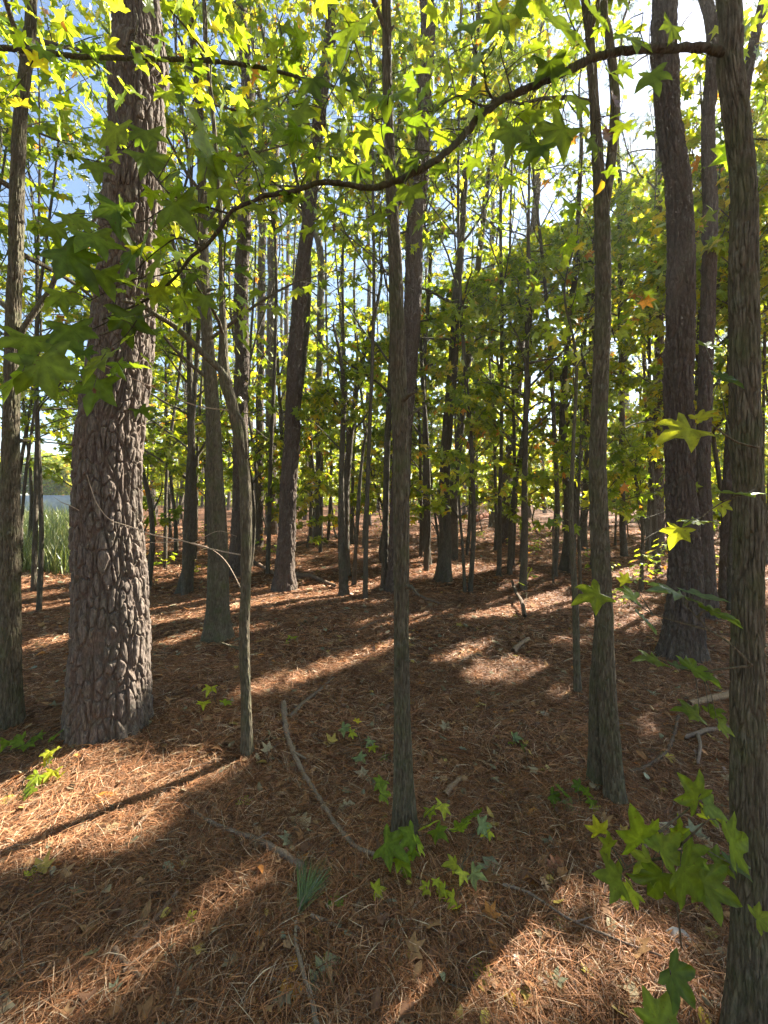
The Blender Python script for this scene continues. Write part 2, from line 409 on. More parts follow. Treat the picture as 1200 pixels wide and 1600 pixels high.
# ---------------------------------------------------------------- pine straw and leaf litter
def scatter(n, y0, y1, wide=0.98):
    y = np.sqrt(RS.uniform(y0 * y0, y1 * y1, n)); x = RS.uniform(-wide, wide, n) * (y + 0.15)
    return x, y
NEEDLE_COL = np.array([(0.46, 0.235, 0.125), (0.34, 0.15, 0.07), (0.60, 0.40, 0.26), (0.14, 0.066, 0.034), (0.60, 0.47, 0.33), (0.28, 0.18, 0.11)])
def straw():
    vs, fs, ts, n0 = [], [], [], 0
    for n, y0, y1, w, L in ((95000, 0.95, 2.4, .0009, .16), (85000, 2.4, 4.0, .0012, .165), (75000, 4, 7, .0021, .18), (42000, 7, 12, .004, .20), (20000, 12, 20, .008, .24)):
        x, y = scatter(n, y0, y1)
        clump = (vnoise(x * 1.4, y * 1.4, 21) - .5) * 5.0
        a = clump + RS.normal(0, 1.1, n)
        ln = L * RS.uniform(.55, 1.15, n); lift = RS.uniform(0, .03, n) ** 1.0
        tilt = RS.normal(0, .10, n); bend = RS.normal(0, .32, n); hop = np.abs(RS.normal(0, .012, n))
        wv = w * RS.uniform(.7, 1.4, n)
        d = np.stack([np.cos(a), np.sin(a)], 1); sd = np.stack([-np.sin(a), np.cos(a)], 1)
        pts = []
        for t in (-.5, -.17, .17, .5):
            cx = x + d[:, 0] * ln * t + sd[:, 0] * bend * ln * (t * t - .12)
            cy = y + d[:, 1] * ln * t + sd[:, 1] * bend * ln * (t * t - .12)
            z = ground(cx, cy) + .008 + lift + tilt * ln * t * .5 + hop * (1 - 4 * t * t)
            ww = wv * (1 - abs(t) * 1.0)
            ex = sd[:, 0] * ww; ey = sd[:, 1] * ww; ez = RS.normal(0, .6, n) * wv
            pts.append(np.stack([cx - ex, cy - ey, z - ez], 1)); pts.append(np.stack([cx + ex, cy + ey, z + ez], 1))
        v = np.stack(pts, 1).reshape(-1, 3)
        b = (np.arange(n) * 8)[:, None] + n0
        f = np.concatenate([b + np.array([[0, 1, 3, 2]]), b + np.array([[2, 3, 5, 4]]), b + np.array([[4, 5, 7, 6]])], 0)
        zone = .62 + .62 * (vnoise(x * 1.1, y * 1.1, 71) * .5 + vnoise(x * 4.2, y * 4.2, 72) * .5)[:, None]
        c = zone * NEEDLE_COL[RS.choice(6, n, p=[.29, .26, .08, .24, .03, .1])] * RS.uniform(.7, 1.25, (n, 1))
        vs.append(v); fs.append(f); ts.append(np.repeat(c, 8, 0)); n0 += len(v)
    o = mesh("pine_straw", np.vstack(vs), [np.vstack(fs)], M_straw, None, np.vstack(ts), False)
    tag(o, "fallen reddish brown pine needles covering the forest floor", "pine straw", kind="stuff")
straw()
def litter():
    L = Leaves()
    for n, y0, y1, s0, s1 in ((1900, .95, 2.6, .022, .07), (3400, 2.6, 5.5, .03, .08), (2600, 5.5, 12, .05, .11), (1400, 12, 25, .08, .16)):
        for tm, fr in ((OVAL, .45), (LOBED, .35), (STAR, .2)):
            k = int(n * fr); x, y = scatter(k, y0, y1)
            pos = np.stack([x, y, ground(x, y) + .022 + RS.uniform(0, .02, k)], 1)
            a = RS.uniform(0, 6.28, k); ax = np.stack([np.cos(a), np.sin(a), RS.normal(0, .25, k)], 1)
            nm = np.stack([RS.normal(0, .35, k), RS.normal(0, .35, k), np.ones(k)], 1)
            pal = np.array([(.30, .16, .08), (.42, .25, .13), (.20, .11, .07), (.36, .30, .20), (.45, .34, .10), (.26, .27, .18), (.50, .22, .07)])
            c = pal[RS.choice(7, k, p=[.26, .22, .2, .14, .06, .09, .03])] * RS.uniform(.7, 1.2, (k, 1))
            L.add(tm, pos, ax, nm, RS.uniform(s0, s1, k), c, RS.uniform(-2.2, 2.6, k))
    o = L.build("leaf_litter", M_dead)
    tag(o, "scattered dead brown and tan leaves lying on the pine straw", "leaf litter", kind="stuff")
litter()

def debris():
    T = Tubes()
    for n, y0, y1, r in ((260, .95, 3, .0022), (320, 3, 7, .0035), (200, 7, 14, .007)):
        x, y = scatter(n, y0, y1)
        for a, b in zip(x, y):
            th = random.uniform(0, 6.28); ln = random.uniform(.05, .28) * (1 + b * .08); k = random.gauss(0, .2)
            p = [V(a + math.cos(th + k * t) * ln * t, b + math.sin(th + k * t) * ln * t, 0) for t in (-.5, 0, .5)]
            for q in p: q[2] = float(ground(q[0], q[1])) + random.uniform(.022, .045)
            g_ = random.uniform(.45, 1.3); T.add(p, [r, r * random.uniform(.7, 1.2), r * .5], 4, tint=(g_, g_ * .92, g_ * .85))
    o = T.build("twig_litter", M_stick); tag(o, "small broken twigs scattered through the pine straw", "twig litter", kind="stuff")
debris()

# ---------------------------------------------------------------- trees
GREEN = np.array([(.085, .145, .016), (.145, .22, .022), (.22, .30, .028), (.32, .37, .035), (.45, .40, .045), (.45, .20, .05)])
def leafcol(n, warm=0.0, dark=0.0):
    p = np.maximum([.10 + .4 * dark, .30, .34, .17 + warm, .05 + warm * .6, .008 + warm * .15], 0); p = p / p.sum()
    return GREEN[RS.choice(6, n, p=p)] * RS.uniform(.75, 1.25, (n, 1))

def bark_tube(T, c, r, kind, seg, R0, flare=0.35):
    """trunk surface with real relief: interlocking plates on pines, long narrow ridges on hardwoods"""
    s = np.concatenate([[0], np.cumsum(np.linalg.norm(np.diff(c, axis=0), axis=1))])
    th = np.arange(seg) / seg; circ = 2 * math.pi * R0
    if kind == 'pine': cw, ch, dep = 0.066, 0.36, min(0.021, R0 * .105)
    else: cw, ch, dep = max(.013, R0 * .27), max(.10, R0 * 1.7), min(0.007, R0 * .10)
    nu = max(5, int(round(circ / cw)))
    U, S = np.meshgrid(th * nu, s / ch)
    seedk = random.randrange(1000)
    wu = (vnoise(U * .0 + 1, S * .9, seedk) - .5) * 1.2 + (vnoise(U, S * 2.0, seedk, nu) - .5) * .45 + (vnoise(U * 3, S * 8, seedk + 2, nu * 3) - .5) * .16
    f1, f2, idv = worley(U + wu * 0.8, S + (vnoise(U * 1.0, S * 2.2, seedk + 5, nu) - .5) * .5, seedk + 9, nu)
    e = f2 - f1
    plate = sstep(0.0, 0.24, e) * (.88 + .12 * sstep(.1, .6, e))
    f1b, f2b, idb = worley(U * 2, S * 4.3, seedk + 19, nu * 2)
    fine = sstep(0, .35, f2b - f1b)
    if kind == 'pine':
        g1, g2, gid = worley(U, S * 2.9 + .8 * vnoise(U * 2, S * 2, seedk + 41, nu * 2), seedk + 33, nu)
        brk = sstep(0.0, .20, g2 - g1)
        terr = np.floor(vnoise(U * 2, S * 9, seedk + 51, nu * 2) * 3.99) / 4 + .5 * np.floor(vnoise(U * 4, S * 20, seedk + 52, nu * 4) * 3.99) / 4
        extra_d = dep * .42 * (brk - 1) * plate + dep * .30 * (terr - .5) * plate + dep * .3 * (gid - .5) * plate
        plate = plate * (.55 + .45 * brk); idv = .5 * idv + .5 * gid
    else: extra_d = 0
    d = extra_d + dep * (np.maximum(plate, 0) - 1) + dep * .12 * plate * (fine - 1) + dep * .12 * (idb - .5) * plate + dep * .6 * (idv - .5) * plate
    d = d + dep * .07 * (vnoise(U * 5, S * 24, seedk + 3, nu * 5) - .5) + dep * .035 * (vnoise(U * 11, S * 50, seedk + 4, nu * 11) - .5)
    fl = flare * np.exp(-s / (R0 * 1.3 + .05))[:, None] * (1 + .45 * np.cos(th * 2 * math.pi * 5 + seedk)[None, :] * .6)
    lump = R0 * .05 * (vnoise(th[None, :] * 3 + 0 * S, s[:, None] * 2.2 + 0 * U, seedk + 7, 3) - .5)
    tt = (.80 + .40 * idv) * (.72 + .28 * plate)
    red = np.clip(1 - plate, 0, 1)
    tint = np.stack([tt * (1 + .10 * red), tt, tt * (1 - .06 * red)], -1)
    T.add(c, r, seg, d + r[:, None] * fl + lump, tint.reshape(-1, 3))

DN = [1.35, 1.65, 2.2]
def grow(T, L, c, rr, z0, z1, n, len0, len1, lsize, rate, warm=0, tmpl=STAR, dark=0, cullw=True, twigs=True, up=(.25, 1.0)):
    """limbs from the trunk curve c, with twigs (Tubes T) and leaf sprays (list L of pos, axis, normal, size)"""
    zz = c[:, 2]; n = int(n * DN[0]); rate = (rate[0] * DN[1], rate[1] * DN[2])
    az = random.uniform(0, 6.28)
    for i in range(n):
        f = (i + random.random() * .8) / n
        z = z0 + (z1 - z0) * f
        k = int(np.argmin(abs(zz - z))); p0 = c[k]; r0 = min(rr[k] * .5, .004 + .012 * (len0 * (1 - f) + len1 * f))
        az += 2.4 + random.uniform(-.6, .6)
        ln = (len0 * (1 - f) + len1 * f) * random.uniform(.7, 1.2)
        el = random.uniform(*up)
        d = V(math.cos(az) * math.cos(el), math.sin(az) * math.cos(el), math.sin(el))
        m = 7; pts = [p0]
        for j in range(m):
            d = nrm(d + V(random.gauss(0, .14), random.gauss(0, .14), random.gauss(-.03, .08)))
            pts.append(pts[-1] + d * ln / m)
        pts = np.array(pts)
        if on_pine(pts[1:]).any(): continue
        if cullw and keep(pts[1:]).mean() < .34: continue
        TW = []
        T.add(pts, np.linspace(r0, r0 * .18, m + 1), 5)
        nt = max(3, int(ln * rate[0]))
        for j in range(nt):
            t = (.18 + .82 * (j + random.random()) / nt) * m
            a = min(int(t), m - 1); q = pts[a] + (pts[a + 1] - pts[a]) * (t - a)
            dd = nrm(pts[a + 1] - pts[a]); sgn = 1 if j % 2 else -1
            sd = nrm(np.cross(dd, V(0, 0, 1))) * sgn
            tl = random.uniform(.22, .5) * (1.25 - t / m) * (.6 + .35 * ln)
            td = nrm(dd * .7 + sd * random.uniform(.5, 1) + V(0, 0, random.gauss(.02, .2)))
            e1 = q + td * tl * .5; e2 = q + td * tl + V(0, 0, -.08 * tl)
            TW.append((q, td, tl, e1, e2))
        kp = keep(np.array([t_[3] for t_ in TW])) if cullw else [True] * len(TW)
        for (q, td, tl, e1, e2), k_ in zip(TW, kp):
            if not k_: continue
            if twigs: T.add([q, e1, e2], [r0 * .3, r0 * .2, .0012], 3)
            nl = max(2, int(tl * rate[1]))
            u = (RS.rand(nl) * .9 + .15)[:, None]
            pp = q + (e2 - q) * u
            s2 = np.where(RS.rand(nl) > .5, 1, -1)[:, None]
            pet = nrm(td[None] * .5 + np.cross(td, V(0, 0, 1))[None] * s2 + RS.normal(0, .3, (nl, 3)))
            pp = pp + pet * lsize * .35
            ax = nrm(pet + V(0, 0, -.6)[None] + RS.normal(0, .2, (nl, 3)))
            nm = V(0, -.15, .62)[None] + RS.normal(0, .55, (nl, 3))
            L.append((pp, ax, nm, lsize * RS.uniform(.6, 1.15, nl), leafcol(nl, warm, dark)))
def emit(L, tmpl, cull=True, box=True):
    B = Leaves()
    if not L: return B
    pos = np.vstack([x[0] for x in L]); ax = np.vstack([x[1] for x in L]); nm = np.vstack([x[2] for x in L])
    sz = np.concatenate([x[3] for x in L]); tc = np.vstack([x[4] for x in L])
    if cull:
        k = keep(pos); k &= (pos[:, 1] > 1.6) | (pos[:, 2] > 4)
        pos, ax, nm, sz, tc = pos[k], ax[k], nm[k], sz[k], tc[k]
    B.add(tmpl, pos, ax, nm, sz, tc, RS.uniform(.4, 2.2, len(pos)))
    return B

def tuft_template(k=22, w=.02):
    v, f = [], []
    for i in range(k):
        a = random.uniform(0, 6.28); e = random.uniform(-.2, 1.35)
        d = V(math.sin(e) * .2 + math.cos(e) * math.cos(a), math.cos(e) * math.sin(a), 0)
        d = nrm(V(.55 + random.random() * .9, math.cos(a) * .75, math.sin(a) * .75))
        s = nrm(np.cross(d, V(random.random(), random.random(), random.random()))) * w
        b = V(random.uniform(-.5, .2), 0, 0)
        n = len(v); v += [b - s, b + s, b + d * random.uniform(.8, 1.1)]
        f.append((n, n + 1, n + 2))
    return np.array(v), np.array(f)
TUFT = tuft_template(26, .016)
def pinecrown(T, c, rr, z0, z1, n, len0, len1, size, dens, cull):
    L = Leaves(); zz = c[:, 2]; az = random.uniform(0, 6)
    pos, axx, szz = [], [], []
    for i in range(n):
        f = (i + random.random()) / n; z = z0 + (z1 - z0) * f
        k = int(np.argmin(abs(zz - z))); p0 = c[k]; az += 2.4 + random.uniform(-.5, .5)
        ln = (len0 * (1 - f) + len1 * f) * random.uniform(.6, 1.2); el = random.uniform(-.05, .5)
        d = V(math.cos(az) * math.cos(el), math.sin(az) * math.cos(el), math.sin(el)); pts = [p0]
        for j in range(6):
            d = nrm(d + V(random.gauss(0, .15), random.gauss(0, .15), random.gauss(.05, .1))); pts.append(pts[-1] + d * ln / 6)
        pts = np.array(pts); T.add(pts, np.linspace(min(rr[k] * .4, .03), .006, 7), 4)
        for j in range(int(dens * ln)):
            t = random.uniform(.3, 1) * 6; a = min(int(t), 5); q = pts[a] + (pts[a + 1] - pts[a]) * (t - a)
            o = V(random.gauss(0, .4), random.gauss(0, .4), random.gauss(.05, .18)) * (.5 + .12 * ln)
            pos.append(q + o); axx.append(nrm(o + nrm(pts[a + 1] - pts[a]) * .25 + V(0, 0, .12))); szz.append(size * random.uniform(.7, 1.2))
    pos = np.array(pos); axx = np.array(axx); szz = np.array(szz)
    if cull: k = keep(pos); pos, axx, szz = pos[k], axx[k], szz[k]
    tc = np.array([(.075, .12, .035)]) * RS.uniform(.7, 1.5, (len(pos), 1)) * np.where(RS.rand(len(pos), 1) > .85, np.array([[2.2, 1.5, 1.0]]), 1)
    L.add(TUFT, pos, axx, RS.normal(0, 1, (len(pos), 3)), szz, tc)
    return L

def trace(pts, Y, lean=None):
    """trunk centre line and radii from traced pixel rows, at depth Y"""
    out = []
    for q in pts:
        px, py, w = q[:3]; yy = Y + (q[3] if len(q) > 3 else 0)
        p = P(px, py, yy); out.append([*p, w * yy / F / 2 * math.cos(math.atan((px - 600) / F))])
    return out
def make_tree(name, label, cat, Y, pts, kind, height, seg=24, ring=.02, detail_top=None, grp=None,
              foliage=None, crown=None, flare=.35, extra=None, mat=None):
    if Y is None: Y = depth_at(pts[0][0], pts[0][1])
    raw = trace(pts, Y)
    base = V(*raw[0][:3]); base[2] = float(ground(base[0], base[1])) - 0.02
    raw[0][2] = base[2]
    top = raw[-1]; dz = height - top[2]
    if dz > .3:
        dr = nrm(V(*top[:3]) - V(*raw[-2][:3])); dr = nrm(dr * .5 + V(0, 0, .6))
        for f in (.33, .66, 1):
            raw.append([top[0] + dr[0] * dz * f + random.gauss(0, .04 * dz), top[1] + dr[1] * dz * f + random.gauss(0, .04 * dz), top[2] + dz * f, top[3] * (1 - .85 * f)])
    raw = np.array(raw)
    root = empty(name, base); tag(root, label, cat, grp)
    hz = detail_top if detail_top else min(height, EYE + HOR / F * Y + .4)
    fine = catmull(raw, ring)
    lo = fine[fine[:, 2] <= hz]; hi = fine[fine[:, 2] > hz][::max(1, int(.15 / ring))]
    allc = np.vstack([lo, hi]) if len(hi) else lo
    c, r = allc[:, :3].copy(), np.maximum(allc[:, 3], .004)
    wig = np.stack([vnoise(c[:, 2] * 1.1, 0 * c[:, 2] + base[0], 51) - .5, vnoise(c[:, 2] * 1.1, 0 * c[:, 2] + base[0], 52) - .5], 1)
    c[:, :2] += wig * (r[:, None] * .5)
    T = Tubes(); bark_tube(T, c, r, kind, seg, float(raw[0][3]) * .92 + .001, flare)
    m = mat or (M_pine if kind == 'pine' else M_gum)
    B = None
    if foliage:
        Lf = []
        for fo in foliage: grow(T, Lf, c, r, *fo['a'], **fo.get('k', {}))
        B = emit(Lf, foliage[0].get('t', STAR))
    if crown: B2 = pinecrown(T, c, r, *crown, True)
    if kind == 'gum' and Y < 6:
        for i in range(9):
            k = random.randrange(len(c) // 12, len(c) - 2)
            if c[k][2] > 4: continue
            az = random.uniform(0, 6.28); d = V(math.cos(az), math.sin(az), random.uniform(-.1, .6)); ln = random.choice((.015, .03, .09)) * random.uniform(.7, 1.4)
            rb = r[k] * random.uniform(.12, .25) + .001
            T.add([c[k] + d * r[k] * .8, c[k] + d * (r[k] + ln * .4), c[k] + d * (r[k] + ln) + V(0, 0, random.gauss(0, ln * .3))], [rb * 1.6, rb, rb * .6], 6)
    if extra:
        for (ep, er, es) in extra: T.add(ep, er, es)
    T.build("trunk", m, root, base)
    if B is not None and B.n: B.build("crown", M_leaf, root, base)
    if crown and B2.n: B2.build("crown", M_needle, root, base)
    return root, c, r, base

# --- the big scaly pine on the left
make_tree("pine_tree", "large pine with thick scaly bark at left, its right side sunlit", "tree", 2.72,
  [(172,1192,150),(172,1150,138),(172,1080,131),(173,1000,127),(174,800,113),(180,650,110),(186,500,104),(198,400,98),(213,230,93),(217,100,90),(216,0,86)],
  'pine', 19, seg=330, ring=.0048, detail_top=5.6, flare=.16, crown=(10.5, 19, 20, 3.2, 1.0, .22, 26))
# --- dark trunk at the left edge
make_tree("hardwood_tree", "dark straight trunk at the left edge beside the clearing", "tree", None,
  [(14,1138,52),(16,1000,38),(16,800,34),(17,700,31),(20,500,27),(24,400,26),(30,200,24),(44,60,22),(50,0,20)], 'gum', 11, seg=72, ring=.008,
  foliage=[dict(a=(2.2, 10, 22, 1.6, 1.0, .075, (5, 11)), k=dict(dark=.3))])

# (name, label, base, points, kind, height, seg, foliage, crown)
def fol(z0, z1, n, l0, l1, s=.1, r=(6, 14), **k): return [dict(a=(z0, z1, n, l0, l1, s, r), k=k)]
TREES = [
 ("sapling", "slim sapling beside the big pine, forking into a thick slanting limb", None,
  [(384,1183,20),(384,1100,17),(383,1000,17),(386,900,17),(386,800,19),(381,720,18),(366,640,18),(352,585,19),(350,520,13),(347,430,9),(345,330,8),(335,200,7),(322,80,6),(318,0,6)], 'gum', 7.5, 40,
  fol(2.3, 7.2, 13, 1.1, .6, .085, (6, 12)), None),
 ("hardwood_tree", "leaning pale grey trunk just behind the slim forked sapling", None,
  [(341,1002,46),(341,950,36),(341,860,33),(336,720,27),(328,600,22),(321,480,18),(318,350,15),(314,200,13),(300,60,11)], 'gum', 10, 40,
  fol(2.4, 9.5, 22, 1.5, .9, .10, (6, 12)), None),
 ("hardwood_tree", "greenish trunk far left of centre with pale sunlit foot", None,
  [(290,928,26),(297,860,16),(300,780,14),(298,650,12),(296,560,10),(290,450,9)], 'gum', 8, 24,
  fol(1.7, 7.5, 22, 1.7, .8, .11, (6, 12)), None),
 ("pine_tree", "tall pale trunk with sun on its right edge, seen above the forked sapling", 8.6,
  [(372,888,30),(374,800,26),(376,600,24),(379,450,23),(382,330,22),(384,100,20)], 'pine', 19, 40, None, (11.5, 19, 14, 3, 1, .24, 16)),
 ("pine_tree", "dark leaning pine trunk left of centre with a broad foot", None,
  [(445,924,40),(446,880,31),(450,820,28),(455,700,26),(461,560,24),(469,480,24),(478,380,22),(490,260,20),(505,130,19),(514,0,17)], 'pine', 18, 64, None, (12, 18, 14, 3, 1, .24, 16)),
 ("sapling", "thin double stemmed sapling right of the dark leaning pine", None,
  [(537,932,16),(535,860,12),(534,750,9),(538,620,8),(532,560,6),(520,505,4)], 'gum', 4.2, 20, fol(2.2, 5, 9, 1.1, .6, .11, (6, 12)), None),
 ("hardwood_tree", "slender forked trunk standing close behind the thin double stemmed sapling", 8.4,
  [(541,880,12),(541,800,13),(542,760,12),(549,680,10),(560,587,9),(572,540,8),(585,495,6)], 'gum', 7.5, 20, fol(2.4, 7.4, 22, 1.8, 1, .12, (6, 12), warm=.15), None),
 ("sapling", "crooked little sapling left of the dark central trunks", None,
  [(552,915,8),(557,850,6),(560,800,7),(564,740,5),(570,690,4)], 'gum', 3.2, 12, fol(1.6, 3.1, 7, .7, .4, .11, (6, 12)), None),
 ("hardwood_tree", "straight thin dark trunk touching the pine behind the nearest central stem", None,
  [(602,920,14),(603,850,11),(605,720,10),(612,550,9),(618,400,8),(622,250,7)], 'gum', 10, 24, fol(3.4, 9.8, 20, 1.8, 1, .12, (5, 11)), None),
 ("hardwood_tree", "mossy stem nearest the camera in the centre, bare up to the canopy", None,
  [(632,1305,40),(632,1250,33),(631,1150,28),(630,1000,24),(629,800,25),(628,700,26),(622,500,24),(619,400,21),(612,290,18),(608,200,17),(605,100,16),(603,0,15)], 'gum', 8, 84,
  fol(3.6, 7.8, 12, 1.2, .8, .10, (6, 12)), None),
 ("pine_tree", "tall scaly pine half hidden behind the nearest central stem", None,
  [(621,924,38),(623,880,31),(627,780,30),(634,650,29),(641,540,28),(647,400,27),(654,300,26),(660,180,24),(668,0,22)], 'pine', 19, 64, None, (12, 19, 14, 3, 1, .24, 16)),
 ("hardwood_tree", "dark trunk leaning right with a sunlit edge, right of the central stem", None,
  [(692,909,26),(694,860,20),(696,760,17),(700,680,17),(708,590,16),(713,490,14),(718,400,12),(726,290,10),(738,170,9),(748,0,7)], 'gum', 13, 40,
  fol(4, 12.5, 24, 2.2, 1.0, .13, (5, 10)), None),
 ("hardwood_tree", "paler trunk leaning right behind the dark leaning one", 10.5,
  [(708,862,15),(711,760,13),(722,640,12),(737,520,11),(745,440,10),(760,300,9)], 'gum', 13, 24, fol(3.2, 12.5, 24, 2.2, 1.0, .14, (5, 10)), None),
 ("hardwood_tree", "thin straight trunk between the central stem and the leaning dark trunk", None,
  [(668,884,12),(666,800,9),(665,660,8),(664,560,7),(672,400,6)], 'gum', 9.5, 20, fol(1.5, 9, 20, 1.6, 1.0, .13, (5, 11), warm=.1), None),
 ("pine_tree", "pale trunk leaning right in the middle distance right of centre", 13.5,
  [(788,842,18),(793,760,17),(799,690,16),(806,620,15),(816,510,14),(826,460,13),(838,300,12),(846,100,11)], 'pine', 20, 28, None, (12, 20, 14, 3, 1, .26, 16)),
 ("hardwood_tree", "thin upright stem in front of the pale leaning trunk right of centre", None,
  [(780,902,8),(781,800,7),(783,700,6),(784,500,6),(783,300,5)], 'gum', 10.5, 16, fol(3.0, 10, 22, 1.9, 1.0, .13, (5, 11)), None),
 ("hardwood_tree", "dark narrow trunk left of the pale leaning trunk, far back", 19,
  [(768,795,10),(768,700,8),(768,500,8),(770,300,7)], 'gum', 16, 16, fol(5, 15.5, 22, 2.4, 1.2, .18, (4, 9)), None),
 ("hardwood_tree", "crooked knobbly trunk between the leaning trunks and the twin stemmed tree", None,
  [(884,893,20),(888,840,14),(888,780,13),(884,735,13),(881,690,14),(879,640,10),(884,550,9),(892,470,9),(899,420,8),(907,250,7)], 'gum', 11.5, 24,
  fol(3.0, 11, 24, 1.9, 1.1, .125, (5, 11), warm=.15), None),
 ("sapling", "slanting sapling crossing behind the crooked knobbly trunk", 8.6,
  [(893,880,12),(898,800,12),(903,750,10),(912,670,8),(920,600,6)], 'gum', 6, 16, fol(2.2, 5.8, 14, 1.2, .8, .12, (6, 12)), None),
 ("sapling", "slender straight sapling left of the twin stemmed tree", 3.35,
  [(904,1125,14),(902,1050,12),(899,960,11),(895,880,9),(893,800,8),(896,700,6),(900,560,5)], 'gum', 4.4, 24, fol(2.4, 4.3, 8, .8, .5, .09, (6, 12)), None),
 ("pine_tree", "big dark pine in shade at right behind the foreground stems", None,
  [(1064,1025,84),(1065,985,66),(1064,900,58),(1064,800,53),(1063,600,50),(1061,400,47),(1056,300,43),(1050,200,43),(1041,100,43),(1036,0,42)], 'pine', 19, 150, None, (10, 19, 18, 3.2, 1.2, .24, 22)),
 ("pine_tree", "narrower pine just right of the big shaded pine", 5.6,
  [(1108,975,34),(1107,900,26),(1101,780,25),(1100,700,24),(1107,400,26),(1107,200,24),(1103,0,22)], 'pine', 17, 64, None, (9.5, 17, 16, 3, 1, .24, 20)),
 ("pine_tree", "dim pine trunk peeping from behind the big shaded pine", 11.2,
  [(1030,878,22),(1030,750,18),(1031,600,17),(1030,400,16),(1030,250,15)], 'pine', 18, 32, None, (9, 18, 16, 3, 1, .26, 20)),
 ("pine_tree", "dark leaning trunk half hidden by the right foreground trunk", 6.4,
  [(1136,950,34),(1138,850,28),(1142,700,24),(1148,500,22),(1156,200,20)], 'pine', 16, 48, None, (8.5, 16, 16, 3, 1, .24, 22)),
 ("hardwood_tree", "thin dark trunk right of the twin stemmed tree", 10.8,
  [(975,880,12),(973,800,10),(972,700,10),(970,500,9),(968,300,8)], 'gum', 12, 16, fol(3.0, 11.5, 26, 2.1, 1.2, .14, (5, 10), warm=.1), None),
 ("sapling", "thin leaning stem left of the dim half hidden pine", 11.5,
  [(1013,868,9),(1015,800,8),(1019,700,7),(1024,600,6)], 'gum', 8.5, 12, fol(1.8, 8.2, 20, 1.6, 1.0, .14, (5, 11), warm=.2), None),
 ("hardwood_tree", "short dark trunk just left of the twin stemmed tree", 11.9,
  [(910,866,14),(913,800,12),(918,720,10),(921,620,9)], 'gum', 10, 16, fol(2.4, 9.8, 24, 2.0, 1.2, .14, (5, 10)), None),
 ("sapling", "bent pale sapling left of the dark leaning pine's companion stems", 11.0,
  [(501,853,6),(501,800,6),(495,760,6),(488,720,5),(486,670,4)], 'gum', 5, 10, fol(2.2, 4.9, 10, 1.1, .6, .13, (6, 11), warm=.2), None),
 ("hardwood_tree", "dark trunk glimpsed between the dark leaning pine and the double stemmed sapling", 14,
  [(497,832,16),(498,750,13),(499,600,12),(500,400,11)], 'gum', 14, 16, fol(3.5, 13.5, 24, 2.4, 1.2, .16, (4, 10)), None),
 ("pine_tree", "pale pine trunk left of the dark leaning pine, far back", 16,
  [(424,820,20),(424,700,18),(425,500,17),(430,200,15)], 'pine', 20, 20, None, (12, 20, 14, 3, 1, .28, 16)),
 ("pine_tree", "reddish trunk between the forked sapling and the dark leaning pine", 13,
  [(404,845,15),(405,750,14),(407,600,13),(410,300,12)], 'pine', 19, 20, None, (12, 19, 14, 3, 1, .28, 16)),
]
for i, (name, label, Y, pts, kind, ht, seg, fo, cr) in enumerate(TREES):
    y = Y or depth_at(pts[0][0], pts[0][1])
    ring = .0075 if y < 3.5 else (.012 if y < 5.5 else .022)
    mt = M_pinefar if kind == 'pine' else (None if y < 6 else M_gumfar)
    make_tree(name, label, "sapling" if name == "sapling" else "tree", Y, pts, kind, ht, seg, ring, foliage=fo, crown=cr, mat=mt, flare=.28 if kind == 'gum' else .14)

# --- twin stemmed tree at right: two stems that fuse above the knee
def twin():
    base = gpt(948, 1262); base[2] = float(ground(base[0], base[1]))
    root = empty("twin_stemmed_tree", base); tag(root, "twin stemmed hardwood right of centre, two trunks fused at knee height", "tree")
    T = Tubes(); Y = 2.14
    def stem(pts, seg, Yo=0, ext=None, fl=.25):
        raw = np.array([[*P(a, b, Y + Yo), w * Y / F / 2 * .88] for a, b, w in pts])
        raw[0][2] = max(raw[0][2], 0) * 0 + (float(ground(raw[0][0], raw[0][1])) - .01 if fl else raw[0][2])
        if ext: raw = np.vstack([raw, [raw[-1] + [*e, 0] for e in ext]]); raw[-len(ext):, 3] = np.linspace(raw[-1, 3] * .8, .006, len(ext))
        c = catmull(raw, .0075); bark_tube(T, c[:, :3], c[:, 3], 'gum', seg, float(raw[0][3]), fl); return c
    stem([(936,1228,38),(934,1150,32),(933,1080,28),(938,1000,24),(941,940,18)], 56, .12)
    c = stem([(963,1305,42),(960,1240,34),(953,1150,32),(947,1060,31),(943,960,31),(938,850,31),(934,750,30),(935,680,28),(940,560,27),(942,480,27),(942,400,26),(940,330,25),(936,280,20),(931,200,18),(924,100,16),(914,0,14)], 72, 0, [(-.1, .1, .8), (-.15, .3, 2.0), (.1, .3, 3.4)])
    c2 = stem([(941,360,14),(949,300,16),(957,230,17),(961,150,16),(952,60,14),(944,0,12)], 40, 0, [(.1, .1, .8), (.2, .2, 2.2)], 0)
    Lf = []
    grow(T, Lf, c[:, :3], c[:, 3], 3.6, 7.0, 12, 1.2, .7, .10, (6, 12))
    B = emit(Lf, STAR)
    T.build("trunk", M_gum, root, base); B.build("crown", M_leaf, root, base)
twin()

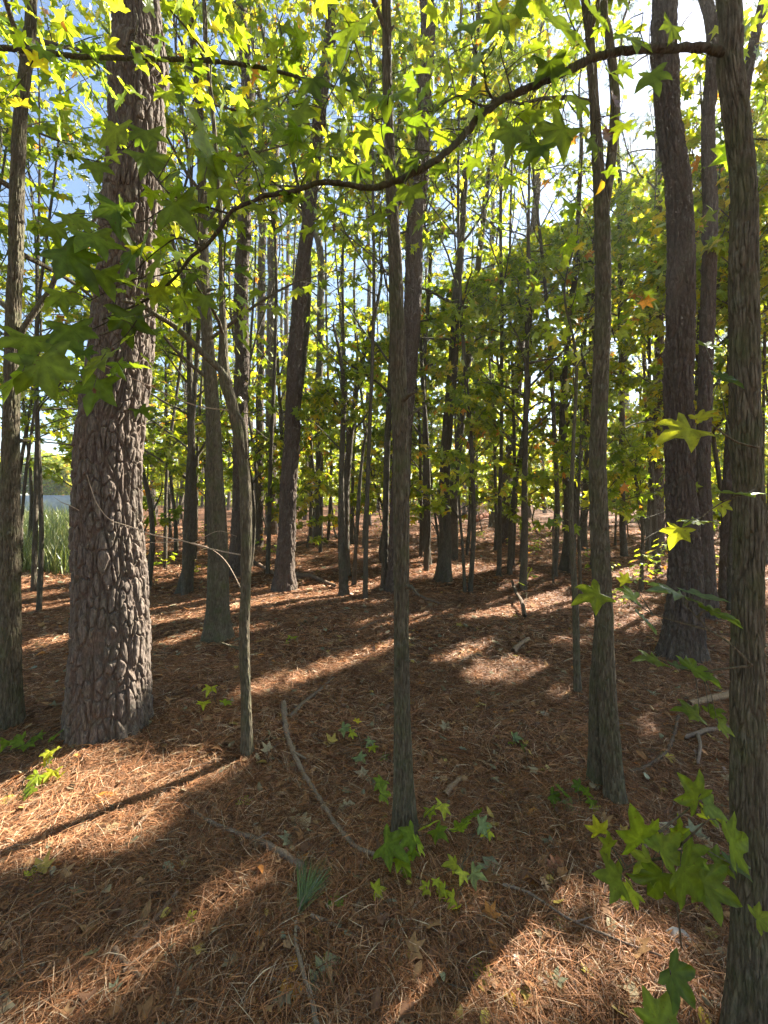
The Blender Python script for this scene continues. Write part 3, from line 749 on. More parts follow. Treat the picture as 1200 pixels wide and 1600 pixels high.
# ---------------------------------------------------------------- foreground: right trunk with the overhanging branch
def leaf_at(px, py, spx, Y, roll=None, tilt=.5, face=None):
    """a near leaf: centre pixel, width in pixels at depth Y; the blade faces roughly the camera or the sky"""
    c = P(px, py, Y); s = spx * Y / F / 1.75
    a = random.uniform(-2.6, -.5) if roll is None else roll
    ax = V(math.cos(a), random.gauss(0, .35), math.sin(a))
    nm = V(random.gauss(0, .3), -1 if face is None else face[0], random.gauss(.5, .35) if face is None else face[1])
    return c - nrm(ax) * s * .3, nrm(ax), nm, s * 1.08
def twigs_to(T, lines, p, r=.0011):
    """petiole from a leaf's base to the nearest twig point"""
    q = lines[np.argmin(np.linalg.norm(lines - p, axis=1))]
    L = np.linalg.norm(q - p)
    m = (p + q) / 2 + V(0, 0, .12 * L)
    T.add([q, m, p], [r * 1.6, r, r * .8], 4)
def foreground():
    base = gpt(1166, 1640); Y = 1.17
    base = V((1166 - 600) / F * Y, Y, 0); base[2] = float(ground(base[0], base[1])) - .02
    root = empty("hardwood_tree", base); tag(root, "nearest trunk at the right edge, bearing the long branch that arches over the view", "tree")
    T = Tubes()
    pts = [(1168,1690,82),(1167,1600,73),(1170,1450,60),(1169,1200,58),(1168,1000,54),(1171,800,50),(1166,700,51),(1163,500,49),(1162,400,48),(1163,300,43),(1153,200,44),(1141,100,44),(1139,0,40)]
    raw = np.array([[*P(a, b, Y), w * Y / F / 2 * .78] for a, b, w in pts]); raw[0][2] = base[2]
    t = raw[-1].copy()
    for e in ((.0, .1, .8, .03), (.1, .1, 2.2, .02), (0, .3, 4.0, .008)): raw = np.vstack([raw, [t[0] + e[0], t[1] + e[1], t[2] + e[2], e[3]]])
    c = catmull(raw, .004); c = np.vstack([c[c[:, 2] < 3.3], c[c[:, 2] >= 3.3][::20]])
    bark_tube(T, c[:, :3], c[:, 3], 'gum', 150, float(raw[1][3]), .25)
    Lf = []
    grow(T, Lf, c[:, :3], c[:, 3], 3.9, 6.6, 10, 1.3, .7, .10, (6, 12))
    emit(Lf, STAR).build("crown", M_leaf, root, base)
    T.build("trunk", M_gum, root, base)
    # the arching branch with its side twigs
    BR = Tubes(); lines = []
    def tw(pp, r0, r1, seg=8):
        q = np.array([[*P(a, b, d), 0] for a, b, d in pp]); q[:, 3] = np.linspace(r0, r1, len(q))
        cc = catmull(q, .012); cc[:, :3] += (RS.rand(len(cc), 3) - .5) * r0 * .35
        BR.add(cc[:, :3], np.maximum(cc[:, 3] * (1 + .25 * (RS.rand(len(cc)) - .3)), .0008), seg, tint=(.5, .47, .45)); lines.append(cc[:, :3]); return cc
    tw([(1146,92,1.17),(1122,80,1.16),(1090,74,1.14),(1050,76,1.12),(985,78,1.1),(925,92,1.07),(870,118,1.05),(815,142,1.04),(770,165,1.03),(730,205,1.02),(695,240,1.01),(650,268,1.0),(600,290,1.0),(570,293,1.0),(530,287,1.0),(500,285,1.0),(460,298,1.0),(420,305,1.0),(380,320,1.0),(358,334,1.0)], .0110, .0042, 10)
    tw([(358,334,1.0),(342,360,1.0),(320,385,1.01),(300,400,1.02),(285,420,1.04),(262,445,1.06),(235,465,1.1),(205,480,1.16),(160,500,1.2)], .0045, .0026)
    tw([(358,334,1.0),(352,380,1.0),(350,430,1.02),(352,480,1.05)], .002, .001, 5)
    tw([(358,334,1.0),(320,322,1.0),(285,312,1.0),(262,300,1.0),(225,255,1.02),(200,232,1.04)], .0028, .0012, 5)
    tw([(285,312,1.0),(250,330,1.0),(225,345,1.02),(190,350,1.03)], .0016, .0009, 5)
    tw([(320,385,1.01),(280,372,1.0),(255,385,1.0),(230,405,1.02),(205,430,1.04)], .002, .0009, 5)
    tw([(285,420,1.04),(250,430,1.04),(200,440,1.05),(140,470,1.06)], .0018, .0009, 5)
    tw([(205,480,1.16),(150,512,1.15),(100,525,1.1),(60,540,1.08)], .0018, .0009, 5)
    tw([(235,465,1.1),(200,520,1.1),(170,545,1.1)], .0016, .0009, 5)
    tw([(466,297,1.0),(480,270,.98),(492,262,.98),(500,235,.98),(498,200,.98),(505,170,.99)], .0020, .0008, 5)
    tw([(600,290,1.0),(590,330,1.0),(560,340,1.0),(525,330,1.02)], .0012, .0008, 4)
    tw([(618,284,1.0),(612,255,.98),(600,225,.97),(596,195,.96),(605,165,.95)], .0018, .0009, 5)
    tw([(695,240,1.01),(660,235,1.0),(630,232,.99),(612,228,.98)], .0014, .0009, 4)
    tw([(775,163,1.03),(750,165,1.0),(720,150,.98),(700,158,.97),(680,175,.96)], .0030, .0010, 6)
    tw([(775,163,1.03),(760,135,1.0),(755,100,.98),(740,75,.97),(735,45,.97)], .0030, .0010, 6)
    tw([(800,148,1.04),(790,110,1.0),(782,80,.98),(790,60,.97)], .0020, .0010, 5)
    tw([(755,100,.98),(775,70,.98),(785,40,.98)], .0014, .0009, 4)
    tw([(870,118,1.05),(850,150,1.02),(835,165,1.0),(815,175,.99),(805,185,.98)], .0018, .0009, 5)
    tw([(925,92,1.07),(905,60,1.03),(890,30,1.0),(880,0,.98)], .0022, .0010, 5)
    tw([(880,112,1.05),(885,150,1.02),(880,170,1.0)], .0014, .0009, 4)
    tw([(925,92,1.07),(930,150,1.05),(932,200,1.03),(935,240,1.02)], .0014, .0009, 4)
    tw([(940,88,1.07),(955,120,1.05),(958,135,1.05)], .0012, .0009, 4)
    tw([(985,78,1.1),(1000,50,1.05),(1005,20,1.0)], .0016, .0009, 4)
    tw([(505,170,.99),(530,120,.98),(545,90,.97),(552,60,.97)], .0014, .0008, 4)
    pool = np.vstack(lines)
    spec = [(552,45,112,.95),(545,125,60,.97),(608,152,92,.95),(490,130,60,1.0),(318,218,120,.98),(392,235,96,1.0),(455,215,84,1.0),(490,245,90,.98),(430,262,64,1.0),(415,165,70,1.1),
      (875,38,118,.97),(862,105,84,1.0),(800,208,86,.97),(872,208,96,.99),(840,232,60,1.0),(832,180,60,1.02),(985,60,80,1.05),(1020,120,60,1.06),(960,120,60,1.05),(760,80,50,.98),(745,110,60,1.0),(690,160,60,.96),(700,110,54,.97),
      (722,150,50,.98),(735,40,66,.96),(780,30,56,.97),(640,300,74,.99),(600,245,76,.97),(650,250,60,.98),(575,210,60,1.0),(560,265,66,1.0),(530,215,56,1.0),
      (505,345,50,1.02),(590,340,60,1.01),(520,320,56,1.01),(280,325,90,.98),(345,300,70,1.0),(232,360,92,.98),(190,345,86,1.0),(150,375,96,1.0),(112,405,110,.98),(205,400,84,1.02),(245,410,80,1.0),
      (180,330,84,.99),(120,345,76,1.02),(100,465,70,1.06),(70,575,120,1.04),(160,560,100,1.06),(150,605,86,1.08),(112,520,100,1.08),(45,535,90,1.04),(25,590,90,1.02),(200,500,80,1.1),(250,455,70,1.06),
      (285,470,60,1.06),(300,435,56,1.04),(235,250,80,1.02),(180,210,90,1.03),(230,210,70,1.04),(150,260,60,1.06),(360,380,56,1.02),(330,350,60,1.0),(395,290,56,1.0),(405,325,44,1.0),
      (655,200,54,.98),(905,160,56,1.04),(925,225,60,1.03),(1050,45,60,1.1),(930,20,74,1.0),(470,180,60,1.0),(330,260,84,1.0),(275,270,76,1.01),(372,205,60,1.02),(160,430,80,1.04),(85,360,60,1.04),(345,455,50,1.03),(320,470,50,1.04)]
    L = Leaves(); PT = Tubes()
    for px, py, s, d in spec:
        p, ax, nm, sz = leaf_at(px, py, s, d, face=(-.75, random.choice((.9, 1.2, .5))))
        L.add(random.choice(STARS), p, ax, nm, sz, GREEN[random.choice((0, 1, 1, 1, 2))] * random.uniform(.55, .95), random.uniform(.5, 1.8)); twigs_to(PT, pool, p + nrm(ax) * 0)  # shade over these near leaves is put into the tint as darker green
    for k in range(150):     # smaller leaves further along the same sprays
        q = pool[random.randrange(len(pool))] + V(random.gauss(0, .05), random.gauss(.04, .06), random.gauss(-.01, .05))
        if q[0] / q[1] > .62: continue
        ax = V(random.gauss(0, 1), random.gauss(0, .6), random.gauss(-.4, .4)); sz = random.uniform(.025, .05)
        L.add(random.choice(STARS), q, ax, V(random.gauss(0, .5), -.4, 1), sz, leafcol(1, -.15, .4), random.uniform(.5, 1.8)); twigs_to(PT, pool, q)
    # two turned leaves: a brown one and a yellow one hanging from the branch
    for px, py, s, d, colr, tm in ((956,150,52,1.05,(.13,.055,.03),LOBED),(946,205,40,1.05,(.12,.05,.03),LOBED),(938,286,30,1.02,(.42,.30,.04),OVAL),(100,36,20,1.2,(.35,.17,.05),OVAL),(522,352,18,1.0,(.08,.04,.03),LOBED),(147,608,14,1.0,(.10,.045,.03),LOBED)):
        p, ax, nm, sz = leaf_at(px, py, s, d, roll=-1.5); L.add(tm, p, ax, nm, sz * 1.1, colr, 3.0); twigs_to(PT, pool, p)
    BR.v += PT.v; BR.t += PT.t; BR.f += [f_ + BR.n for f_ in PT.f]; BR.n += PT.n
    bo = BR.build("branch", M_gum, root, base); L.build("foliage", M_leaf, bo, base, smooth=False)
foreground()

# long slim branch coming in from the left edge
def left_branch():
    a = P(-60, 66, 1.9)
    root = empty("overhanging_branch", a); tag(root, "long thin dark branch reaching in from the upper left edge across the big pine", "branch")
    T = Tubes(); lines = []
    def tw(pp, r0, r1, seg=7):
        q = np.array([[*P(x, y, d), 0] for x, y, d in pp]); q[:, 3] = np.linspace(r0, r1, len(q)); cc = catmull(q, .015)
        cc[:, :3] += (RS.rand(len(cc), 3) - .5) * r0 * .3
        T.add(cc[:, :3], cc[:, 3], seg, tint=(.5, .48, .46)); lines.append(cc[:, :3])
    tw([(-60,66,1.9),(0,74,1.85),(60,80,1.8),(120,88,1.75),(200,91,1.7),(330,95,1.65),(400,104,1.6),(450,116,1.58),(500,132,1.55)], .0125, .0055)
    tw([(500,132,1.55),(540,140,1.5),(575,160,1.5)], .005, .002, 5)
    tw([(330,95,1.65),(300,55,1.62),(270,20,1.6),(240,-10,1.6)], .005, .0025, 5)
    tw([(330,95,1.65),(318,60,1.62),(322,20,1.6)], .003, .0015, 5)
    tw([(100,86,1.78),(130,120,1.7),(160,170,1.65),(180,200,1.6)], .003, .0015, 5)
    tw([(60,80,1.8),(30,130,1.75),(0,160,1.7)], .003, .0015, 5)
    tw([(330,95,1.65),(330,140,1.6),(345,190,1.6)], .004, .002, 5)
    tw([(200,91,1.7),(215,40,1.65),(210,10,1.65)], .003, .0015, 5)
    tw([(425,108,1.6),(440,60,1.55),(430,20,1.55)], .003, .0015, 5)
    T.build("limb", M_gum, root, a)
    pool = np.vstack(lines); L = Leaves()
    k = 130; q = pool[RS.randint(0, len(pool), k)] + RS.normal(0, .07, (k, 3))
    L.add(random.choice(STARS), q, RS.normal(0, 1, (k, 3)) + V(0, 0, -.6), RS.normal(0, .4, (k, 3)) + V(0, -.3, 1), RS.uniform(.04, .075, k), leafcol(k, 0, .1), RS.uniform(.5, 2, k))
    L.build("foliage", M_leaf, root, a, smooth=False)
left_branch()

# bare pale twigs and the slanting limb of the forked sapling
def limb_extra():
    sap = [o for o in bpy.data.objects if o.get("label", "").startswith("slim sapling beside")][0]
    b = np.array(sap.location); T = Tubes()
    def tw(pp, r0, r1, seg=8, tint=(1, 1, 1)):
        q = np.array([[*P(x, y, d), 0] for x, y, d in pp]); q[:, 3] = np.linspace(r0, r1, len(q)); cc = catmull(q, .02)
        T.add(cc[:, :3], cc[:, 3], seg, tint=tint)
    Yb = depth_at(384, 1183)
    tw([(358,600,Yb),(345,578,Yb-.02),(325,560,Yb-.05),(295,530,Yb-.1),(270,508,Yb-.15),(240,490,Yb-.22),(215,475,Yb-.3),(190,470,Yb-.35)], .026, .008, 10)
    tw([(240,490,Yb-.22),(200,505,Yb-.35),(165,520,Yb-.4),(120,535,Yb-.4)], .009, .004, 6)
    tw([(362,630,Yb),(380,660,Yb-.02),(384,690,Yb-.03),(386,715,Yb-.01)], .008, .010, 6)
    T.build("slanting_limb", M_gum, sap, b)
    T = Tubes(); W = (1.9, 1.9, 1.9)
    def one(*a):
        nonlocal T
        T = Tubes(); tw(*a); T.build("bare_twig", M_stick, sap, b)
    one([(382,868,Yb),(330,858,Yb-.1),(285,845,Yb-.25),(240,836,Yb-.35),(200,822,Yb-.42),(172,812,Yb-.45),(152,788,Yb-.46),(142,762,Yb-.46),(136,742,Yb-.46)], .0045, .0016, 5, W)
    one([(285,845,Yb-.25),(240,848,Yb-.35),(205,842,Yb-.4)], .002, .001, 4, W)
    one([(374,642,Yb),(330,638,Yb-.05),(292,629,Yb-.15),(225,599,Yb-.3),(160,570,Yb-.4),(120,545,Yb-.45)], .0045, .0015, 5, W)
    one([(300,850,Yb-.15),(340,830,Yb-.1),(370,838,Yb-.05)], .002, .001, 4, W)
    one([(382,930,Yb),(355,880,Yb+.1),(330,858,Yb+.1),(300,848,Yb+.05)], .003, .001, 4, W)
    p = P(128, 798, 2.75)
    T = Tubes(); q = np.array([[*P(128,800,2.55),.004],[*P(110,790,2.5),.003],[*P(96,785,2.5),.002],[*P(83,776,2.5),.001]]); T.add(q[:, :3], q[:, 3], 5, tint=W)
    pt = [o for o in bpy.data.objects if o.get("label", "").startswith("large pine with thick")][0]
    T.build("dead_twig", M_stick, pt, np.array(pt.location))
limb_extra()

# ---------------------------------------------------------------- seedlings and low leafy shoots
def seedling(label, base_px, leaves, colr=None, name="seedling", hgt=None, grp=None):
    """leaves: (px, py, width px, height above the ground, tint index)"""
    b = gpt(*base_px); b[2] = float(ground(b[0], b[1]))
    root = empty(name, b); tag(root, label, "plant", grp)
    T = Tubes(); L = Leaves(); pos = []
    for px, py, s, h, ci in leaves:
        p = gpt(px, py, h) if h < 1.2 else None
        sz = s * p[1] / F / 1.3
        a = random.uniform(0, 6.28); ax = nrm(V(math.cos(a), math.sin(a) * .8 - .3, random.gauss(-.25, .2)))
        nm = V(random.gauss(0, .35), -.45 + random.gauss(0, .2), 1)
        cl = GREEN[ci] * random.uniform(.85, 1.2) if ci < 6 else np.array((.20, .27, .14))
        L.add(random.choice(STARS), p - ax * sz * .3, ax, nm, sz, cl, random.uniform(.4, 1.8)); pos.append(p - ax * sz * .3)
    pos = np.array(pos); top = pos.mean(0); top[2] = min(pos[:, 2].max(), top[2] + .02)
    knee = b * .4 + top * .6 + V(.02, 0, -.02)
    main = catmull(np.array([b - V(0, 0, .02), knee, top]), .01)
    T.add(main, np.linspace(.0035, .0015, len(main)), 6)
    for p in pos:
        q = main[int(np.argmin(np.linalg.norm(main - p, axis=1)))]
        T.add([q, (p + q) / 2 + V(0, 0, .015), p], [.0014, .0011, .0009], 4)
    T.build("stem", M_gum, root, b); L.build("foliage", M_leaf, root, b, smooth=False)
seedling("seedling cluster of dull green leaves at the foot of the central stem", (634, 1372),
  [(600,1240,30,.10,1),(595,1222,26,.08,1),(610,1322,52,.14,1),(640,1308,40,.16,1),(628,1345,34,.10,2),(655,1320,28,.14,2),(668,1290,30,.14,2),(685,1300,32,.12,1),(692,1262,30,.12,3),(672,1268,22,.12,2),(720,1290,38,.12,1),(740,1272,32,.12,1),(590,1390,24,.05,3),(634,1360,26,.05,1),(665,1388,22,.05,3),(645,1330,22,.12,1)])
seedling("small seedling with glowing yellow green sunlit leaves right of the central stem", (712, 1400),
  [(755,1290,30,.20,6),(762,1300,22,.18,3),(708,1350,30,.10,3),(742,1366,30,.10,6),(722,1366,24,.10,3),(690,1390,24,.06,3),(704,1405,26,.05,3),(712,1418,20,.05,3),(682,1378,16,.07,3)])
seedling("little pale leaved seedling between the bent stick and the central stem", (562, 1195),
  [(538,1138,22,.12,6),(558,1126,14,.12,4),(550,1146,16,.10,3),(578,1158,16,.08,6),(562,1184,24,.05,6),(582,1168,16,.06,3)])
seedling("bright three leaved seedling behind the slim forked sapling", (336, 1110),
  [(328,1076,20,.12,3),(318,1098,22,.08,3),(353,1097,18,.07,2)])
seedling("bright green seedling lit by sun at the foot of the big pine", (84, 1205),
  [(75,1178,22,.10,3),(86,1172,20,.12,3),(74,1190,18,.09,2),(80,1208,26,.07,3),(94,1212,18,.06,3),(56,1216,24,.07,2),(45,1236,30,.05,1),(34,1246,26,.04,0)])
seedling("low shaded leafy shoot left of the big pine's foot", (24, 1190),
  [(10,1160,26,.10,1),(28,1158,28,.12,1),(44,1163,26,.08,1),(90,1146,24,.10,0),(60,1150,20,.10,1)])
seedling("dim green seedling left of the fused trunks' foot", (898, 1262),
  [(866,1246,26,.06,0),(880,1236,28,.09,0),(892,1262,26,.03,6),(915,1236,24,.09,1),(925,1254,20,.05,1),(902,1228,22,.10,0),(930,1262,16,.04,3)])
seedling("young seedling lit yellow green in the middle distance", (818, 960), [(826,896,22,.22,3),(820,886,14,.28,3),(835,900,14,.22,2),(815,912,10,.2,2)])
seedling("tiny pale seedling on the shaded slope right of the central stem", (810, 1180), [(806,1152,20,.06,6),(818,1168,14,.04,0),(800,1160,12,.04,1)])
seedling("small green seedling in front of the pale leaning trunk", (455, 1010), [(456,998,16,.04,2),(448,1004,10,.03,2)], )
# leafy shoots in front of the right trunk, big star leaves
def shoot(label, stems, leaves, base_px=None):
    b = V(*P(*stems[0][0])); b2 = b.copy()
    root = empty("sweetgum_shoot", V(b[0], b[1], float(ground(b[0], b[1])))); tag(root, label, "plant")
    o = np.array(root.location); T = Tubes(); lines = []
    for st in stems:
        q = np.array([P(*s) for s in st]); c = catmull(q, .01) + (RS.rand(*catmull(q, .01).shape) - .5) * .001
        T.add(c, np.linspace(.0035, .0012, len(c)), 6, tint=(1.1, 1.0, .9)); lines.append(c)
    pool = np.vstack(lines); L = Leaves(); PT = Tubes()
    for px, py, s, Y, ci, roll, flat in leaves:
        c = P(px, py, Y); sz = s * Y / F / 1.45
        ax = nrm(V(math.cos(roll), random.gauss(0, .2), math.sin(roll))); nm = V(random.gauss(0, .15), -1 + flat, .25 + flat * 1.1)
        cl = GREEN[ci] * random.uniform(.6, .85) if ci < 6 else np.array((.10, .15, .075))
        L.add(random.choice(STARS), c - ax * sz * .3, ax, nm, sz, cl, random.uniform(.5, 1.5)); twigs_to(T, pool, c - ax * sz * .3, .0012)
    T.build("stem", M_gum, root, o); L.build("foliage", M_leaf, root, o, smooth=False)
shoot("shoot with large flat green star leaves low in front of the right trunk",
  [[(1065,1480,1.35),(1055,1400,1.2),(1040,1340,1.12),(1030,1300,1.08),(1000,1290,1.1)],[(1040,1340,1.12),(1075,1310,1.05),(1110,1280,1.0),(1130,1290,1.0)],[(1040,1340,1.12),(990,1350,1.12),(965,1370,1.12)],[(1030,1300,1.08),(1080,1260,1.1),(1095,1240,1.1)]],
  [(1150,1318,92,.98,1,-.2,.1),(1075,1370,100,1.02,1,-.9,.25),(1110,1385,80,1.04,1,-.3,.2),(1030,1378,80,1.05,1,-1.8,.4),(1000,1305,78,1.08,1,1.8,.2),(1040,1325,66,1.06,2,.6,.5),(960,1372,62,1.1,1,2.9,.4),(950,1320,40,1.12,2,2.4,.2),(935,1295,36,1.14,3,1.9,.1),(1085,1240,66,1.1,1,2.2,.3),(1110,1262,56,1.1,1,-.5,.5),(1080,1330,50,1.06,1,.4,.4),(1010,1350,50,1.08,2,-2.4,.5),(1125,1345,50,1.08,1,0,.5),(985,1395,40,1.12,2,-2.2,.3),(1110,1275,34,1.12,2,1.2,.6),(1150,1350,40,1.06,6,0,.8),(1060,1300,44,1.1,1,1.4,.7)])
shoot("shoot of drooping pale green leaves beside the right trunk at knee height",
  [[(1175,1040,1.12),(1140,1005,1.12),(1110,985,1.12),(1090,965,1.12),(1070,945,1.12)],[(1110,985,1.12),(1060,972,1.15),(1020,960,1.18)],[(1090,965,1.12),(1100,955,1.1),(1125,958,1.08)],[(1175,1040,1.12),(1130,1045,1.14),(1085,1050,1.16),(1040,1036,1.2)]],
  [(1055,926,78,1.14,6,2.8,.85),(1100,930,76,1.1,6,-.1,.9),(1122,958,66,1.08,1,-.2,.75),(1008,968,50,1.2,6,-.7,.85),(985,930,50,1.25,1,2.6,.6),(927,930,60,1.3,2,-2.8,.5),(975,905,30,1.3,3,2.0,.3),(1020,1030,56,1.2,1,3.0,.8),(1090,1046,64,1.14,1,-.1,.6),(1060,1040,34,1.15,6,0,.9),(1080,1112,58,1.14,1,2.9,.7),(1115,1112,34,1.14,1,.3,.7),(1130,1135,40,1.12,2,-.6,.6)])
shoot("shoot with one glowing yellow green leaf level with the right trunk's middle",
  [[(1185,700,1.1),(1150,690,1.1),(1120,670,1.08),(1105,655,1.06)],[(1185,700,1.1),(1180,760,1.08),(1150,775,1.05),(1120,790,1.05),(1095,810,1.05)]],
  [(1068,672,74,1.05,3,-2.8,.35),(1098,650,48,1.05,3,.5,.6),(1155,770,66,1.04,1,.05,.85),(1128,790,36,1.05,3,-1.6,.3),(1085,815,50,1.05,2,3.3,.8),(1058,832,50,1.05,3,-2.1,.6),(1135,590,50,1.1,0,.0,.4),(1110,540,40,1.3,1,0,.4)])
shoot("shoot of two shaded star leaves at the bottom edge left of the right trunk",
  [[(1060,1620,1.15),(1050,1580,1.1),(1045,1545,1.06),(1048,1520,1.04)],[(1185,1480,1.0),(1195,1450,1.0),(1198,1440,1.0)]],
  [(1058,1530,74,1.04,0,-.9,.35),(1035,1590,84,1.03,1,.9,.3),(1015,1620,60,1.03,1,2.5,.4),(1190,1435,44,.98,2,.2,.3)])

# ---------------------------------------------------------------- fallen leaves that stand out, sticks, sprig
def fallen(label, px, py, s, col, tm, curl=1.0, roll=None, name="fallen_leaf", cat="leaf", grp=None):
    p = gpt(px, py, .035); sz = s * p[1] / F / (1.75 if tm is STAR_HI else 1.0)
    a = random.uniform(0, 6.28) if roll is None else roll
    ax = nrm(V(math.cos(a), math.sin(a), .05)); nm = V(random.gauss(0, .15), -.35, 1)
    L = Leaves(); L.add(tm, p - ax * sz * .4, ax, nm, sz, np.array(col), curl)
    o = L.build(name, M_dead if col[0] > col[1] * 1.02 else M_leaf, None, p)
    tag(o, label, cat, grp)
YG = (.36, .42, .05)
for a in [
 ("green lobed leaf lying on brown straw right of the forked sapling's foot", 382,1250,34,(.20,.30,.04),STAR_HI,.6,1.5),
 ("fresh green star leaf beside the green needle sprig", 525,1405,44,(.16,.27,.04),STAR_HI,.6,1.5),
 ("yellow green leaf lying in the sunlit patch left of the bottom centre", 296,1436,30,YG,STAR_HI,.5,-.4),
 ("bright lime leaf with rounded lobes in the sun near the left edge", 60,1365,50,YG,STAR_HI,.7,.9),
 ("yellowing two lobed leaf near the bottom edge right of centre", 750,1512,46,(.30,.34,.05),STAR_HI,.7,1.7),
 ("pale yellow leaf at the left edge below the big pine", 10,1250,28,(.5,.46,.10),OVAL,.5,.2),
 ("orange leaf in the sun below the big pine's foot", 155,1248,40,(.55,.22,.05),OVAL,.5,.4),
 ("yellow oval leaf beside the bottom edge, right of the two lobed leaf", 795,1556,30,(.60,.42,.06),OVAL,.8,-1.1),
 ("small pointed tan leaf on the bottom edge right of centre", 716,1586,34,(.50,.38,.14),OVAL,.8,1.6),
 ("pale yellow leaf cut by the bottom edge, right of the pointed tan leaf", 757,1592,30,(.55,.48,.12),OVAL,.8,.9),
 ("large grey green dead leaf with ragged lobes near the bottom, by the orange leaves", 502,1527,64,(.27,.29,.19),LOBED,1.0,.8),
 ("uppermost orange leaf in the small orange heap near the bottom edge", 459,1508,30,(.62,.33,.05),OVAL,.9,1.7),
 ("lowest orange leaf in the small orange heap near the bottom edge", 462,1545,34,(.58,.27,.04),OVAL,.9,-1.2),
 ("leftmost orange leaf in the small orange heap near the bottom edge", 448,1538,28,(.50,.24,.05),OVAL,.9,-2.0),
 ("grey green dead leaf right of the glowing seedling", 766,1366,54,(.24,.27,.19),LOBED,1.0,1.2),
 ("tan ragged leaf lying left of the bent stick's lower half", 466,1283,42,(.40,.32,.20),LOBED,1.2,-.5),
 ("pale tan curled leaf beside the bent stick's middle", 538,1262,30,(.38,.33,.22),LOBED,1.2,.4),
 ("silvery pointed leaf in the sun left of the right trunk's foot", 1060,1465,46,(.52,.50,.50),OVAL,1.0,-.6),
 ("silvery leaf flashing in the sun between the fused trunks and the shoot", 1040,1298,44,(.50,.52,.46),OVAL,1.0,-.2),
 ("short orange leaf right of the glowing seedling", 828,1374,26,(.55,.25,.07),OVAL,1.0,.0),
 ("rust orange leaf on shaded straw left of the dim seedling", 834,1271,28,(.45,.22,.07),OVAL,1.0,.1),
 ("pale green oval leaf at the end of the long thin twig", 873,1440,28,(.30,.32,.14),OVAL,1.0,-1.2),
 ("yellow star leaf between the fused trunks and the right trunk", 1048,1183,30,(.55,.45,.10),STAR_HI,1.0,.4),
 ("yellow leaf on shaded straw above the silvery leaf", 1045,1425,20,(.45,.38,.10),OVAL,1.0,1.2),
 ("tiny yellow leaf in the sunlit straw near the bottom centre", 641,1494,18,(.5,.38,.08),OVAL,1.0,1.9),
 ("small yellow leaf left of the lower shoot at the bottom", 918,1516,24,(.50,.44,.10),STAR_HI,1.0,1.0),
 ("dusky yellow leaf at the bottom edge under the shaded shoot", 1100,1590,34,(.42,.34,.06),OVAL,.8,.7),
 ("red brown curled leaf in the sun right of the grey green leaf", 865,1352,34,(.45,.20,.12),LOBED,2.0,.3),
 ("tan leaf in the sun left of the seedling by the big pine", 168,1298,30,(.48,.36,.20),LOBED,1.4,.8),
 ("dull green leaf half buried beside the central stem", 599,1224,30,(.18,.26,.06),STAR_HI,.6,.7),
 ("muted green leaf at the right edge of the bent stick's top", 600,1185,26,(.15,.22,.05),STAR_HI,.6,-.7),
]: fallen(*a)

def stick(label, pts, w0, w1, tint=(1, 1, 1), lift=.036, cat="stick", name="fallen_stick", seg=8, mat=None, forks=()):
    q = []
    n = len(pts)
    for i, (x, y) in enumerate(pts):
        p = gpt(x, y, lift); w = w0 + (w1 - w0) * i / max(1, n - 1); q.append([*p, w * p[1] / F / 2])
    q = np.array(q); q[:, 3] *= .9; c = catmull(q, .02); c[:, :3] += (RS.rand(len(c), 3) - .5) * c[:, 3:4] * .35
    T = Tubes(); T.add(c[:, :3], np.maximum(c[:, 3] * (1 + .3 * (RS.rand(len(c)) - .4)), .001), seg, tint=tint)
    for fk in forks:
        f = np.array([[*gpt(x, y, lift + .01), w] for x, y, w in fk]); f[:, 3] *= f[:, 1] / F / 2; cc = catmull(f, .03); T.add(cc[:, :3], cc[:, 3], 5, tint=tint)
    o = T.build(name, mat or M_stick, None, q[0][:3]); tag(o, label, cat)
stick("long bent grey stick curving down to the foot of the central stem", [(443,1098),(447,1140),(458,1175),(476,1212),(500,1250),(522,1284),(545,1312),(565,1328),(596,1338)], 10, 7, (1.1,1.05,1), forks=[[(458,1175,5),(478,1185,3)]])
stick("thin stick lying beside the top of the long bent stick", [(452,1122),(475,1098),(500,1078),(522,1058)], 9, 4, (.8,.75,.7))
stick("grey stick ending beside the green needle sprig", [(285,1256),(325,1282),(365,1300),(400,1312),(435,1330),(474,1356)], 5, 13, (.9,.85,.85), forks=[[(400,1312,4),(420,1300,2)]])
stick("bare stem running off the bottom edge below the needle sprig", [(462,1440),(463,1475),(474,1520),(486,1560),(497,1612)], 5, 10, (1.25,1.2,1.15), lift=.04)
stick("broken brown stick in the sunlit straw left of bottom centre", [(276,1394),(250,1428),(225,1452),(208,1470)], 8, 8, (1,.8,.7))
stick("short stub of wood left of the broken brown stick", [(178,1482),(195,1505),(222,1528)], 10, 7, (1,.85,.75))
stick("pale thin stick crossing the short stub of wood", [(192,1518),(220,1496),(250,1472)], 6, 5, (1.3,1.2,1.1), lift=.04)
stick("small whitish twig right of the needle sprig's base", [(486,1430),(508,1438),(535,1452)], 6, 5, (1.3,1.25,1.2))
stick("long thin twig lying across the sunlit straw at lower right", [(785,1382),(820,1392),(850,1410),(890,1436),(940,1458),(990,1478),(1035,1494)], 5, 3, (1.1,1.05,1.1), lift=.045, forks=[[(900,1440,3),(925,1432,2)]])
stick("stout pale stick left of the right trunk", [(1078,1099),(1100,1094),(1145,1084)], 10, 12, (1.3,1.15,.95), lift=.05)
stick("forked grey branch on the shaded litter below the stout pale stick", [(1068,1152),(1090,1146),(1108,1140),(1142,1138)], 7, 8, (.95,.9,.9), forks=[[(1090,1148,6),(1094,1165,5),(1090,1192,4)]], lift=.05)
